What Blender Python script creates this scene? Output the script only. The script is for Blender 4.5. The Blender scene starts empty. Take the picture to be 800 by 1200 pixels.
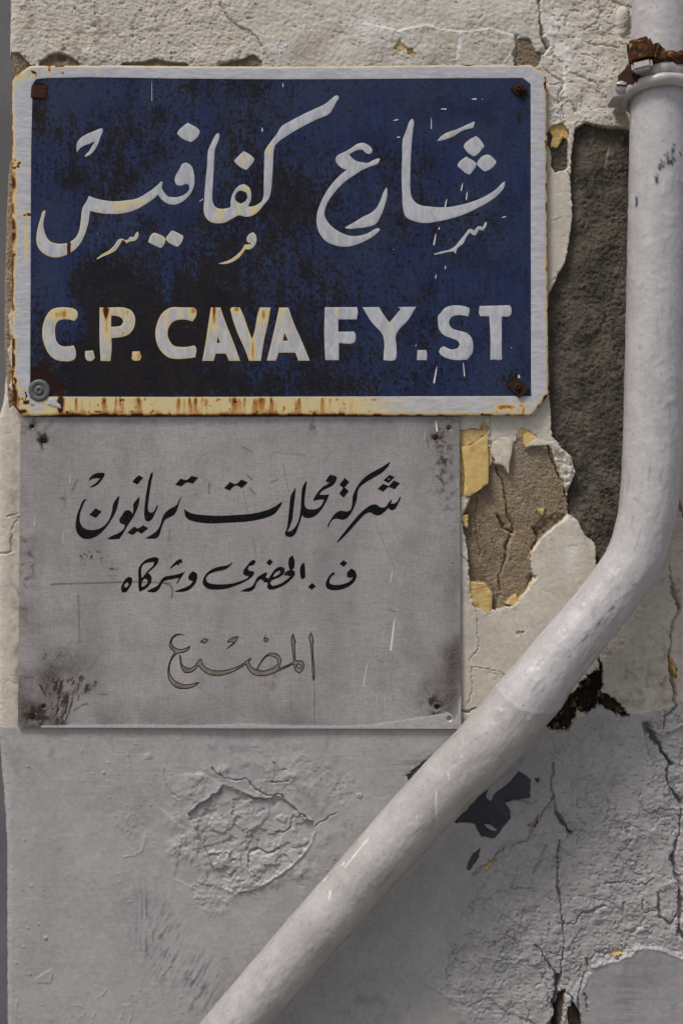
import bpy, math, random
import numpy as np
from mathutils import Vector
from mathutils.geometry import delaunay_2d_cdt
S = bpy.context.scene
C = S.collection
PI = math.pi
# ------------------------------------------------------------------ camera, world, sun, exposure
D = 1.40            # camera to wall, metres; one millimetre of wall = one unit "px" below
ZC = 2.0            # height of the camera above the pavement
cam_d = bpy.data.cameras.new('camera'); cam = bpy.data.objects.new('camera', cam_d); C.objects.link(cam)
cam.location = (0, -D, ZC); cam.rotation_euler = (PI/2, 0, 0)
cam_d.sensor_fit = 'VERTICAL'; cam_d.sensor_height = 36; cam_d.lens = 36*D/1.2
cam_d.clip_start = 0.02; cam_d.clip_end = 200
S.camera = cam
SUN_AZ = (-0.70, -0.72); SUN_EL = math.radians(60)
rot = math.atan2(SUN_AZ[0], SUN_AZ[1])
W = bpy.data.worlds.new('World'); S.world = W; W.use_nodes = True
wn = W.node_tree.nodes; wl = W.node_tree.links
sky = wn.new('ShaderNodeTexSky'); sky.sky_type = 'NISHITA'; sky.sun_disc = False
sky.sun_elevation = SUN_EL; sky.sun_rotation = rot % (2*PI)
sky.air_density = 1.0; sky.dust_density = 4.5; sky.ozone_density = 0.6
bg = wn['Background']; bg.inputs['Strength'].default_value = 0.054
wl.new(sky.outputs['Color'], bg.inputs['Color'])
sd = bpy.data.lights.new('sun', 'SUN'); sun = bpy.data.objects.new('sun', sd); C.objects.link(sun)
sd.energy = 1.5; sd.angle = math.radians(14); sd.color = (1.0, 0.955, 0.92)
n = math.hypot(*SUN_AZ)
sdir = Vector((SUN_AZ[0]/n*math.cos(SUN_EL), SUN_AZ[1]/n*math.cos(SUN_EL), math.sin(SUN_EL)))
sun.rotation_euler = sdir.to_track_quat('Z', 'Y').to_euler(); sun.location = (-3, -4, 6)
S.view_settings.view_transform = 'Standard'; S.view_settings.look = 'None'
S.view_settings.exposure = 0.80; S.view_settings.gamma = 1.0
S.view_settings.use_curve_mapping = False

# ------------------------------------------------------------------ numpy noise and distance helpers
_r = np.random.RandomState(7)
_perm = np.tile(_r.permutation(512), 2)
_ga = _r.rand(512)*2*PI; _gx = np.cos(_ga).astype(np.float32); _gy = np.sin(_ga).astype(np.float32)
def perlin(x, y, seed=0):
    x = x + seed*37.17; y = y + seed*71.73
    xi = np.floor(x).astype(np.int64); yi = np.floor(y).astype(np.int64)
    xf = (x-xi).astype(np.float32); yf = (y-yi).astype(np.float32)
    u = xf*xf*xf*(xf*(xf*6-15)+10); v = yf*yf*yf*(yf*(yf*6-15)+10)
    def g(ix, iy, fx, fy):
        h = _perm[(_perm[ix & 511] + iy) & 511]
        return _gx[h]*fx + _gy[h]*fy
    a = g(xi, yi, xf, yf); b = g(xi+1, yi, xf-1, yf)
    c = g(xi, yi+1, xf, yf-1); d = g(xi+1, yi+1, xf-1, yf-1)
    return (a+u*(b-a))*(1-v) + (c+u*(d-c))*v
def fbm(x, y, s, oct=4, seed=0, sy=None, gain=0.5):
    sy = sy or s; t = 0; a = 1.0; w = 0
    for k in range(oct):
        f = 2.0**k
        t = t + a*perlin(x*f/s, y*f/sy, seed+k*3+1); w += a*0.55; a *= gain
    return t/w
def ridge(x, y, s, oct=3, seed=0, sy=None):
    sy = sy or s; t = 0; a = 1.0; w = 0
    for k in range(oct):
        f = 2.0**k
        t = t + a*(1-np.abs(perlin(x*f/s, y*f/sy, seed+k*3+1))*2.6); w += a; a *= 0.5
    return t/w
def ss(a, b, x):
    t = np.clip((x-a)/(b-a), 0, 1); return t*t*(3-2*t)
def terrace(n, k, soft=0.12):
    t = n*k; f = np.floor(t); r = t-f
    return (f + ss(0, soft, r))/k
def _segs(P, closed):
    P = np.asarray(P, float)
    A = P if closed else P[:-1]
    B = np.roll(P, -1, 0) if closed else P[1:]
    return A, B
def polydist(x, y, P, closed=True):
    A, B = _segs(P, closed)
    d2 = np.full(x.shape, 1e12)
    for (ax, ay), (bx, by) in zip(A, B):
        ex, ey = bx-ax, by-ay; L = ex*ex+ey*ey+1e-12
        t = np.clip(((x-ax)*ex+(y-ay)*ey)/L, 0, 1)
        dx = x-ax-t*ex; dy = y-ay-t*ey
        np.minimum(d2, dx*dx+dy*dy, out=d2)
    return np.sqrt(d2)
def winding(x, y, P):
    A, B = _segs(P, True); w = np.zeros(x.shape, int)
    for (ax, ay), (bx, by) in zip(A, B):
        c = (bx-ax)*(y-ay)-(x-ax)*(by-ay)
        w += ((ay <= y) & (by > y) & (c > 0)).astype(int)
        w -= ((ay > y) & (by <= y) & (c < 0)).astype(int)
    return w
def sdf(x, y, P):                      # negative inside
    d = polydist(x, y, P); return np.where(winding(x, y, P) != 0, -d, d)
def local(fn, x, y, P, m, *a, far=1e3):
    """evaluate fn only near the bounding box of P"""
    P = np.asarray(P, float); out = np.full(x.shape, far, float)
    k = (x > P[:, 0].min()-m) & (x < P[:, 0].max()+m) & (y > P[:, 1].min()-m) & (y < P[:, 1].max()+m)
    if k.any(): out[k] = fn(x[k], y[k], P, *a)
    return out
def lsdf(x, y, P, m=30): return local(sdf, x, y, P, m)
def ldist(x, y, P, m=30, closed=False): return local(polydist, x, y, P, m, closed)
def lside(x, y, P, m=30):
    """signed distance to an open line: positive on its right hand side (y down)"""
    def f(x, y, P):
        A, B = _segs(P, False); best = np.full(x.shape, 1e12); s = np.zeros(x.shape)
        for (ax, ay), (bx, by) in zip(A, B):
            ex, ey = bx-ax, by-ay; L = ex*ex+ey*ey+1e-12
            t = np.clip(((x-ax)*ex+(y-ay)*ey)/L, 0, 1)
            d = (x-ax-t*ex)**2+(y-ay-t*ey)**2
            c = np.sign(ex*(y-ay)-ey*(x-ax)); k = d < best
            s[k] = c[k]; best[k] = d[k]
        return np.sqrt(best)*s
    return local(f, x, y, P, m)
def T(ox, oy, s, pts):                 # tracing aid: points measured in an enlarged tile -> millimetres
    return [(ox+a/s, oy+b/s) for a, b in pts]
def smooth(P, sub=4, ang=50):
    P = np.asarray(P, float); n = len(P); out = []
    pr = np.roll(P, 1, 0); nx = np.roll(P, -1, 0)
    a = P-pr; b = nx-P
    la = np.linalg.norm(a, axis=1)+1e-9; lb = np.linalg.norm(b, axis=1)+1e-9
    cs = (a*b).sum(1)/(la*lb); corner = cs < math.cos(math.radians(ang))
    tan = (a/la[:, None]+b/lb[:, None]); tan /= (np.linalg.norm(tan, axis=1)+1e-9)[:, None]
    for i in range(n):
        j = (i+1) % n; L = lb[i]; ch = (P[j]-P[i])/L
        t0 = ch if corner[i] else tan[i]; t1 = ch if corner[j] else tan[j]
        for k in range(sub):
            t = k/sub; h = (2*t**3-3*t**2+1, t**3-2*t**2+t, -2*t**3+3*t**2, t**3-t**2)
            out.append(h[0]*P[i]+h[1]*t0*L+h[2]*P[j]+h[3]*t1*L)
    return np.array(out)

# ------------------------------------------------------------------ object helpers
def link(o, parent=None):
    C.objects.link(o)
    if parent is not None: o.parent = parent
    return o
def empty(name, loc, label, cat, group=None):
    o = bpy.data.objects.new(name, None); link(o); o.location = loc; o.empty_display_size = 0.05
    o['label'] = label; o['category'] = cat
    if group: o['group'] = group
    return o
def mesh_np(name, V, F, mat, parent=None, attrs=None, smooth_=True, label=None):
    """V (n,3) world metres, F (m,3|4) ints"""
    me = bpy.data.meshes.new(name); V = np.asarray(V, np.float32); F = np.asarray(F, np.int32)
    if parent is not None: V = V - np.array(parent.location, np.float32)
    k = F.shape[1]
    me.vertices.add(len(V)); me.vertices.foreach_set('co', V.ravel())
    me.loops.add(F.size); me.loops.foreach_set('vertex_index', F.ravel())
    me.polygons.add(len(F)); me.polygons.foreach_set('loop_start', np.arange(0, F.size, k, dtype=np.int32))
    me.polygons.foreach_set('loop_total', np.full(len(F), k, np.int32))
    me.polygons.foreach_set('use_smooth', np.full(len(F), smooth_, bool))
    for an, av in (attrs or {}).items():
        at = me.attributes.new(an, 'FLOAT', 'POINT'); at.data.foreach_set('value', np.asarray(av, np.float32))
    me.update(); me.validate(); me.materials.append(mat)
    o = bpy.data.objects.new(name, me); link(o, parent)
    if label: o['label'] = label
    return o
def sub_mesh(name, V, F, sel, mat, parent, attrs=None, label=None, smooth_=True):
    f = F[sel]
    if len(f) == 0: return None
    u, inv = np.unique(f, return_inverse=True)
    return mesh_np(name, V[u], inv.reshape(f.shape), mat, parent, {k: a[u] for k, a in (attrs or {}).items()}, smooth_, label)
def XYZ(px, py, h):                    # wall millimetres (px right, py down, h out of the wall) -> world metres
    return np.stack([(np.asarray(px)-400)/1000., -np.asarray(h)/1000.+0*np.asarray(px), ZC+(600-np.asarray(py))/1000.], -1)
def boxmesh(name, c, size, mat, parent, rz=0, rx=0, ry=0, bevel=0.001, attrs=None):
    import bmesh
    bm = bmesh.new(); bmesh.ops.create_cube(bm, size=1)
    for v in bm.verts: v.co = Vector((v.co.x*size[0], v.co.y*size[1], v.co.z*size[2]))
    bmesh.ops.bevel(bm, geom=bm.edges[:], offset=bevel, segments=2, affect='EDGES')
    me = bpy.data.meshes.new(name); bm.to_mesh(me); bm.free(); me.materials.append(mat)
    for p in me.polygons: p.use_smooth = False
    o = bpy.data.objects.new(name, me); link(o, parent)
    o.location = Vector(c)-Vector(parent.location) if parent else c
    o.rotation_euler = (rx, ry, rz); return o
def disc_lathe(name, c, prof, mat, parent, n=40, axis='Y'):
    """profile of (radius, out) in metres turned round the wall normal"""
    V = []; F = []
    m = len(prof)
    for k in range(n):
        a = 2*PI*k/n
        for r, h in prof: V.append((c[0]+r*math.cos(a), c[1]-h, c[2]+r*math.sin(a)))
    for k in range(n):
        for j in range(m-1):
            F.append((k*m+j, k*m+j+1, ((k+1) % n)*m+j+1, ((k+1) % n)*m+j))
    return mesh_np(name, V, F, mat, parent)

# ------------------------------------------------------------------ material helpers
class NT:
    def __init__(s, name):
        s.m = bpy.data.materials.new(name); s.m.use_nodes = True
        s.t = s.m.node_tree; s.b = s.t.nodes['Principled BSDF']
        s.co = s.t.nodes.new('ShaderNodeTexCoord').outputs['Object']
    def n(s, typ, ins={}, **kw):
        nd = s.t.nodes.new(typ)
        for k, v in kw.items(): setattr(nd, k, v)
        for k, v in ins.items(): s.put(nd.inputs[k], v)
        return nd
    def put(s, sock, v):
        if isinstance(v, bpy.types.NodeSocket): s.t.links.new(v, sock)
        else:
            if isinstance(v, tuple) and len(v) == 3 and sock.type == 'RGBA': v = (*v, 1)
            sock.default_value = v
    def vec(s, sc=(1, 1, 1), rot=(0, 0, 0), src=None):
        return s.n('ShaderNodeMapping', {'Vector': src or s.co, 'Scale': sc, 'Rotation': rot}).outputs[0]
    def noise(s, scale, detail=4, rough=0.55, vec=None, dist=0.0):
        return s.n('ShaderNodeTexNoise', {'Vector': vec or s.co, 'Scale': scale, 'Detail': detail, 'Roughness': rough, 'Distortion': dist}).outputs['Fac']
    def ramp(s, f, a, b):
        return s.n('ShaderNodeMapRange', {'Value': f, 'From Min': a, 'From Max': b}, clamp=True, interpolation_type='SMOOTHSTEP').outputs[0]
    def math(s, op, a, b=0.0, clamp=False):
        nd = s.t.nodes.new('ShaderNodeMath'); nd.operation = op; nd.use_clamp = clamp
        s.put(nd.inputs[0], a); s.put(nd.inputs[1], b); return nd.outputs[0]
    def mix(s, f, a, b, mode='MIX'):
        nd = s.t.nodes.new('ShaderNodeMix'); nd.data_type = 'RGBA'; nd.blend_type = mode
        s.put(nd.inputs['Factor'], f)
        s.put(nd.inputs[6], a); s.put(nd.inputs[7], b); return nd.outputs[2]
    def attr(s, name): return s.n('ShaderNodeAttribute', attribute_name=name).outputs['Fac']
    def bump(s, h, strength, dist, normal=None):
        ins = {'Height': h, 'Strength': strength, 'Distance': dist}
        if normal is not None: ins['Normal'] = normal
        return s.n('ShaderNodeBump', ins).outputs[0]
    def out(s, col, rough=0.8, normal=None, metal=0.0, spec=0.3):
        s.put(s.b.inputs['Base Color'], col); s.put(s.b.inputs['Roughness'], rough)
        s.b.inputs['Metallic'].default_value = metal; s.b.inputs['Specular IOR Level'].default_value = spec
        if normal is not None: s.put(s.b.inputs['Normal'], normal)
        return s.m
def wall_mat(name, a, b, dirtc, tonec, speck, speckc, grain=600, gstr=0.35, rough=0.85, gd=0.0006, mott=25, spec=0.25):
    s = NT(name)
    big = s.ramp(s.noise(mott, 6, 0.6), 0.35, 0.65)
    c = s.mix(big, a, b)
    c = s.mix(s.math('MULTIPLY', s.ramp(s.noise(7, 6, 0.65), 0.42, 0.68), 0.30), c, s.mix(1.0, c, (0.80, 0.80, 0.82), 'MULTIPLY'))
    mid = s.noise(160, 5, 0.65); c = s.mix(s.ramp(mid, 0.3, 0.75), c, s.mix(1.0, c, (1.22, 1.21, 1.20), 'MULTIPLY')); c = s.mix(s.math('MULTIPLY', s.ramp(s.noise(70, 6, 0.7, s.vec((1, 1, 0.6))), 0.5, 0.72), 0.35), c, s.mix(1.0, c, (0.72, 0.70, 0.66), 'MULTIPLY'))
    sp = s.ramp(s.noise(grain*0.7, 3, 0.6), 0.66-speck, 0.74-speck*0.6); c = s.mix(s.math('MULTIPLY', sp, 0.55), c, speckc)
    d = s.attr('dirt'); dn = s.math('MULTIPLY', d, s.ramp(s.noise(220, 6, 0.7), 0.25, 0.7), True)
    c = s.mix(s.math('ADD', s.math('MULTIPLY', d, 0.55), s.math('MULTIPLY', dn, 0.45), True), c, dirtc)
    c = s.mix(s.attr('tone'), c, tonec)
    nb = s.bump(s.noise(grain, 5, 0.7), gstr, gd)
    return s.out(c, rough, nb, spec=spec)
M = {}
M['cream'] = wall_mat('cream_paint', (0.52, 0.478, 0.405), (0.46, 0.425, 0.36), (0.17, 0.135, 0.085), (0.66, 0.64, 0.61), 0.05, (0.20, 0.16, 0.11), 700, 0.4)
M['grey'] = wall_mat('grey_paint', (0.342, 0.336, 0.332), (0.308, 0.303, 0.300), (0.085, 0.090, 0.120), (0.50, 0.48, 0.45), 0.0, (0.14, 0.135, 0.13), 500, 0.3, 0.42, 0.0004, spec=0.40)
M['cement'] = wall_mat('dark_cement', (0.122, 0.107, 0.083), (0.078, 0.069, 0.054), (0.03, 0.024, 0.018), (0.42, 0.37, 0.30), 0.10, (0.24, 0.205, 0.155), 800, 1.0, 0.95, 0.0022)
M['sand'] = wall_mat('sandy_render', (0.30, 0.225, 0.138), (0.235, 0.185, 0.128), (0.10, 0.07, 0.045), (0.5, 0.44, 0.36), 0.08, (0.50, 0.42, 0.30), 800, 0.9, 0.95, 0.0012)
M['yellow'] = wall_mat('yellow_paint', (0.56, 0.42, 0.18), (0.52, 0.35, 0.12), (0.26, 0.15, 0.05), (0.62, 0.52, 0.32), 0.03, (0.28, 0.18, 0.07), 500, 0.3, 0.8)
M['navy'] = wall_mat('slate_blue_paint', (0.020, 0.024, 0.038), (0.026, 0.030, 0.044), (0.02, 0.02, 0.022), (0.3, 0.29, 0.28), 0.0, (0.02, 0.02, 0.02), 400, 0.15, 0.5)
M['cavity'] = wall_mat('crumbled_mortar', (0.050, 0.036, 0.026), (0.022, 0.017, 0.012), (0.02, 0.015, 0.01), (0.3, 0.25, 0.2), 0.03, (0.13, 0.1, 0.07), 700, 1.0, 0.95, 0.002)

# ------------------------------------------------------------------ THE WALL: one relief, cut into its coats
K = 530, 480, 4.617
HOLE = T(*K, [(20,125),(110,105),(150,112),(152,75),(170,55),(188,90),(190,200),(200,240),(225,270),(220,290),(270,300),(295,335),(300,370),(308,300),(318,230),(345,150),(370,100),(410,120),(450,145),(470,175),(520,180),(560,300),(600,410),(625,480),(625,560),(590,600),(540,640),(470,700),(420,790),(425,850),(440,910),(400,980),(350,1040),(330,1058),(240,1080),(180,1085),(120,1060),(98,980),(88,850),(80,740),(50,610),(60,560),(90,500),(90,470),(20,470)])
LBLK = T(*K, [(20,300),(200,300),(240,300),(270,400),(290,480),(300,560),(340,650),(310,670),(290,800),(250,900),(265,1010),(230,1100),(80,1100),(40,600)])
YEL = [T(*K, p) for p in (
 [(20,120),(110,100),(160,112),(190,120),(195,200),(195,400),(150,430),(90,472),(20,472)],
 [(152,75),(170,50),(190,90),(192,200),(215,260),(210,300),(195,310),(180,200)],
 [(345,150),(370,95),(410,115),(455,140),(462,190),(400,212),(385,195),(380,155)],
 [(90,930),(180,935),(220,1000),(215,1090),(180,1090),(115,1065),(92,985)],
 [(300,1030),(350,990),(355,1040),(330,1062),(285,1052)],
 [(455,540),(505,532),(485,585)], [(45,575),(90,565),(85,650),(60,630)])]
YEL += [T(530,700,7.27,[(545,290),(618,290),(605,312),(560,320)]), [(700,858-860+0),(700,0),(701,1)]]
YEL.pop()
YEL += [T(600,0,4,[(172,600),(232,575),(262,612),(262,650),(235,640),(215,690),(180,690),(186,640)])]
YEL += [T(420,0,3.333,p) for p in ([(135,190),(160,155),(185,190),(160,205)],[(188,190),(215,188),(218,212),(195,215)])]
YEL += [T(560,1000,3.333,[(512,385),(545,375),(572,388),(545,398),(515,400)]), T(560,1000,3.333,[(15,65),(60,25),(75,20),(35,68)])]
YEL += [T(620,540,4,[(655,910),(690,970),(685,1020),(660,1010)])]
CEM = [(674,150),(686,143),(700,147),(733,150),(760,150),(762,640),(738,650),(699,662),(697,636),(684,627),(677,610),(665,601),(665,577),(669,566),(674,553),(669,534),(657,525),(655,519),(647,512),(646,504),(645,480),(643,456),(642,419),(641,370),(643,344),(651,328),(663,304),(671,253),(668,216),(669,185)]
CEM2 = [(644,150),(657,144),(665,152),(665,197),(659,200),(650,202),(646,195),(647,185),(641,170),(641,157)]
TOPBR = [T(420,0,3.333,[(620,150),(665,145),(690,200),(720,200),(700,262),(610,258)]), T(0,0,3.333,[(160,240),(215,205),(262,215),(310,240),(310,262),(150,262)]),
  T(0,0,3.333,[(480,246),(560,242),(610,228),(650,240),(735,250),(735,266),(470,262)]), T(220,0,3.333,[(130,250),(200,232),(260,212),(288,235),(290,262),(120,262)]),
  T(0,0,3.333,[(40,200),(80,210),(130,262),(100,290),(60,330),(30,262)])]
SIDEBR = [(-20,165),(30,160),(30,300),(24,380),(18,390),(17,350),(10,372),(14,400),(8,410),(16,440),(10,452),(22,470),(12,478),(6,440),(-20,400)]
CAV = [(675,809),(682,798),(701,782),(702,770),(707,788),(704,812),(716,815),(731,833),(738,840),(722,838),(701,825),(689,837),(678,834),(665,857),(650,856),(636,848),(655,826)]
CAV2 = [(645,1225),(652,1180),(655,1163),(662,1160),(658,1200),(655,1225)]
CAV3 = [(664,1180),(672,1175),(680,1190),(684,1215),(668,1225)]
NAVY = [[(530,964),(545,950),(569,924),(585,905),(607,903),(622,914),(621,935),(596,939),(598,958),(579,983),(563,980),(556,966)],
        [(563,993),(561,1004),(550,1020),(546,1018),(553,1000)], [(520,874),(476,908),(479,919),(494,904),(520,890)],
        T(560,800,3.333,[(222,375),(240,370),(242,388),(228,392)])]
RED = T(560,800,3.333,[(185,555),(210,545),(235,515),(232,545),(222,570)])
SCAB = T(180,880,3.636,[(150,275),(175,245),(200,225),(240,200),(270,180),(298,148),(330,158),(370,180),(430,195),(480,205),(520,190),(560,210),(610,250),(640,290),(680,300),(684,340),(672,385),(645,430),(600,475),(550,515),(490,552),(430,590),(350,600),(290,580),(255,520),(235,450),(205,390),(180,330)])
SCAB2 = T(180,880,3.636,[(230,440),(330,430),(380,470),(330,550),(290,550)])
ROUGH = [(505,1150),(520,1120),(545,1060),(556,1015),(590,985),(620,930),(645,868),(660,856),(700,838),(830,820),(830,1230),(560,1230),(530,1185),(508,1165)]
SLAB = [(660,1230),(676,1165),(690,1136),(725,1122),(745,1112),(757,1108),(790,1118),(860,1122),(860,1260),(665,1260)]
q5 = (500, 740, 2.61)
CR = [ # (points, width, depth)
 (T(*q5,[(385,405),(380,500),(400,560),(440,620)]),0.9,5),(T(*q5,[(402,640),(400,720),(405,800),(403,860),(416,900),(417,960),(405,1050),(395,1100),(385,1210)]),0.9,6),
 (T(*q5,[(405,1050),(396,1110),(386,1210)]),3.0,12),(T(*q5,[(400,560),(440,622)]),1.6,7),
 (T(*q5,[(670,288),(700,330),(748,405)]),2.6,13),(T(*q5,[(748,405),(735,430),(735,465),(775,525),(775,600),(750,690)]),1.2,7),
 (T(*q5,[(750,690),(770,770),(778,850),(770,915),(783,945)]),1.8,9),(T(*q5,[(705,800),(710,870),(740,895),(768,860),(772,800)]),1.1,5),
 (T(*q5,[(145,742),(240,662),(300,640),(330,600),(352,555),(385,510)]),1.0,4),(T(*q5,[(330,730),(350,690),(365,655)]),1.1,4),
 (T(*q5,[(405,893),(445,896),(480,860),(540,838)]),1.0,3.5),(T(*q5,[(335,960),(380,1030),(405,1050)]),1.2,5),
 (T(*q5,[(405,1090),(440,1120),(445,1150)]),0.9,4),(T(*q5,[(475,1100),(490,1130),(488,1160)]),1.0,4),
 (T(*q5,[(490,1000),(495,1040),(470,1070),(460,1100),(470,1210)]),0.9,4),(T(*q5,[(745,0),(740,80),(755,170),(760,232),(728,262),(725,300)]),1.2,6),
 (T(*q5,[(540,770),(620,772),(665,775),(690,760)]),0.8,3),(T(*q5,[(660,820),(665,860),(690,855)]),0.8,3),(T(*q5,[(250,788),(330,786)]),0.8,3),
 (T(620,540,4,[(697,165),(712,225),(722,260)]),1.4,7),(T(620,540,4,[(655,490),(660,550),(680,600),(682,640),(710,690),(668,780),(660,850),(650,905),(652,980),(662,1020),(690,1100)]),1.1,6),
 (T(620,540,4,[(668,590),(695,650),(705,690)]),2.2,6),(T(600,0,4,[(128,-20),(130,60),(127,120),(150,190),(165,215)]),1.3,7),(T(600,0,4,[(150,190),(165,215),(140,245)]),1.8,6),
 (T(600,0,4,[(18,170),(10,240),(12,312)]),0.9,5),(T(600,0,4,[(290,235),(340,250),(385,275),(375,320)]),0.5,1.2),(T(600,0,4,[(270,345),(330,360),(400,400)]),0.8,2),
 (T(600,0,4,[(135,320),(190,350),(240,385),(220,440),(215,500)]),0.8,2),(T(600,0,4,[(405,10),(420,50),(395,100),(340,140)]),0.7,2),
 (T(600,0,4,[(235,560),(232,500),(262,470),(300,520)]),0.8,2.5),(T(600,0,4,[(345,190),(390,215),(440,210),(500,225)]),1.0,2.5),
 (T(600,0,4,[(262,800),(268,840),(280,870)]),0.8,3),(T(600,0,4,[(440,-5),(500,15),(560,35)]),0.9,2.5),
 (T(530,700,7.27,[(200,80),(205,230),(220,400),(225,440),(150,515),(150,570),(175,620),(160,720),(155,860),(115,930)]),0.5,1.5),
 (T(530,700,7.27,[(160,600),(300,605),(380,635),(450,665)]),0.5,1.6),(T(530,700,7.27,[(75,975),(120,970),(200,945)]),1.0,4),
 (T(*K,[(240,310),(270,400),(290,480),(298,560),(340,655),(312,670),(290,800),(250,900),(268,1010)]),1.0,5),
 (T(*K,[(245,575),(280,640),(330,665)]),1.6,6),(T(*K,[(520,190),(550,300),(600,410),(625,500)]),1.2,5),(T(*K,[(130,480),(125,600),(150,800)]),0.7,2.5),
 (T(*K,[(60,200),(80,210),(110,185),(150,180),(165,150)]),0.7,2.5),(T(*K,[(50,260),(62,330),(60,440)]),0.6,2),(T(*K,[(400,960),(440,900)]),1.5,5),
 (T(*K,[(200,30),(205,150),(210,230)]),0.6,2.5),(T(*K,[(40,780),(85,830)]),0.8,3),(T(*K,[(385,60),(375,100)]),0.4,1.5),(T(*K,[(440,650),(458,690),(440,760)]),1.3,5),
 (T(180,880,3.636,[(150,277),(172,252),(200,226),(240,200),(275,182),(288,162),(300,146)]),0.55,3),(T(180,880,3.636,[(255,70),(300,115),(340,125),(400,122),(440,160),(475,188),(540,185),(590,235),(630,272),(680,298)]),0.55,3),
 (T(180,880,3.636,[(310,150),(360,170),(420,200),(480,205)]),0.7,2.5),(T(180,880,3.636,[(405,475),(404,450),(415,425),(440,422),(480,435),(530,420)]),0.8,3),(T(180,880,3.636,[(405,470),(408,500),(430,530),(450,560)]),0.6,1.6),
 (T(180,880,3.636,[(595,280),(590,320),(550,350),(525,345)]),0.8,2.5),(T(180,880,3.636,[(50,80),(48,115),(60,150),(85,182),(120,205)]),0.55,1.2),(T(180,880,3.636,[(500,130),(575,135)]),0.9,2.5),
 (T(180,880,3.636,[(510,50),(530,80),(560,75)]),0.6,2),(T(180,880,3.636,[(345,600),(400,600),(445,625)]),0.8,1.8),(T(180,880,3.636,[(690,320),(740,285),(785,265)]),0.8,2),
 (T(220,0,3.333,[(122,8),(145,45),(165,75),(205,105),(250,130),(288,178)]),0.7,2.2),(T(0,480,3.16,[(30,395),(70,380)]),0.6,2),(T(0,480,3.16,[(0,540),(45,520),(45,440),(72,395)]),0.7,2),
 (T(600,200,3.75,[(150,232),(215,205)]),0.5,1.2),(T(600,200,3.75,[(155,500),(215,455)]),0.5,1.5),(T(0,840,3.333,[(62,1010-0),(70,1080),(75,1150),(85,1200)]),0.0,0),
]
STEP = [ # (points, height on the right hand side of the line, falloff) ledges of old coats
 (T(*q5,[(150,745),(110,820),(100,860),(80,940),(50,1000),(0,1065)][::-1]),1.6,14),(T(*q5,[(165,820),(240,868),(300,905),(345,975),(385,1032)][::-1]),1.8,16),
 (T(*q5,[(0,1083),(60,1120),(130,1142),(185,1118),(250,1168),(290,1182)][::-1]),1.8,12),
 (T(*q5,[(460,1075),(500,1020),(570,990),(640,965),(690,965),(783,985)]),2.2,30),
 (T(220,0,3.333,[(122,0),(145,45),(165,75),(205,105),(250,130),(290,178),(285,250)][::-1]),1.6,30),
 (T(600,0,4,[(135,-10),(140,170),(175,235),(240,300),(250,460)][::-1]),1.4,14),
 (T(*K,[(560,230),(610,280),(665,345),(640,400)]),1.5,8),
 (T(180,880,3.636,[(340,250),(420,200),(490,225),(490,280),(440,330)]),1.3,14),(T(180,880,3.636,[(190,290),(260,270),(320,310),(325,380),(250,400)]),1.2,12),
 (T(180,880,3.636,[(40,250),(130,330),(110,430),(90,540),(210,600)]),1.0,10),(T(180,880,3.636,[(140,100),(200,95),(300,140)]),0.9,8),
 (T(0,1040,3.077,[(140,320),(180,295),(195,310),(185,345),(150,345)]),1.0,5),(T(180,880,3.636,[(220,460),(235,560),(300,640),(340,720)]),0.9,10),
 (T(420,0,3.333,[(85,105),(160,120),(260,95),(330,115),(400,125),(520,110),(620,145)]),1.6,14),
 (T(*K,[(420,790),(470,700),(540,640),(620,590),(680,600),(715,690)]),1.2,10),
]
ux = np.concatenate([np.arange(0, 822, 1.0), 822+np.cumsum(1.0*1.09**np.arange(1, 52))])
vy0 = np.arange(-14, 1214, 1.0)
up = -14-np.cumsum(1.0*1.11**np.arange(1, 50)); dn = 1213+np.cumsum(1.0*1.11**np.arange(1, 49))
up = up[up > -1500]; dn = np.append(dn[dn < 2560], 2601.0)
vy = np.concatenate([up[::-1], vy0, dn])
edge_y = [-1500, 0, 60, 80, 95, 150, 172, 200, 250, 300, 340, 400, 440, 470, 490, 850, 890, 920, 960, 1000, 1200, 2600]
edge_x = [11, 11, 10, 13, 17, 17, 13, 8, 5, 4, 3, 2.5, 5, 2, -4, -4, -1, 2, 5, 6.5, 7, 7]
U, Y = np.meshgrid(ux, vy)
EX = np.interp(Y, edge_y, edge_x) + 0.8*perlin(Y/9, 0*Y+0.5, 3) + 0.5*perlin(Y/3.1, 0*Y+0.5, 5)
X = U + EX*np.exp(-U/20)
nx_, ny_ = len(ux), len(vy)
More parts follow.
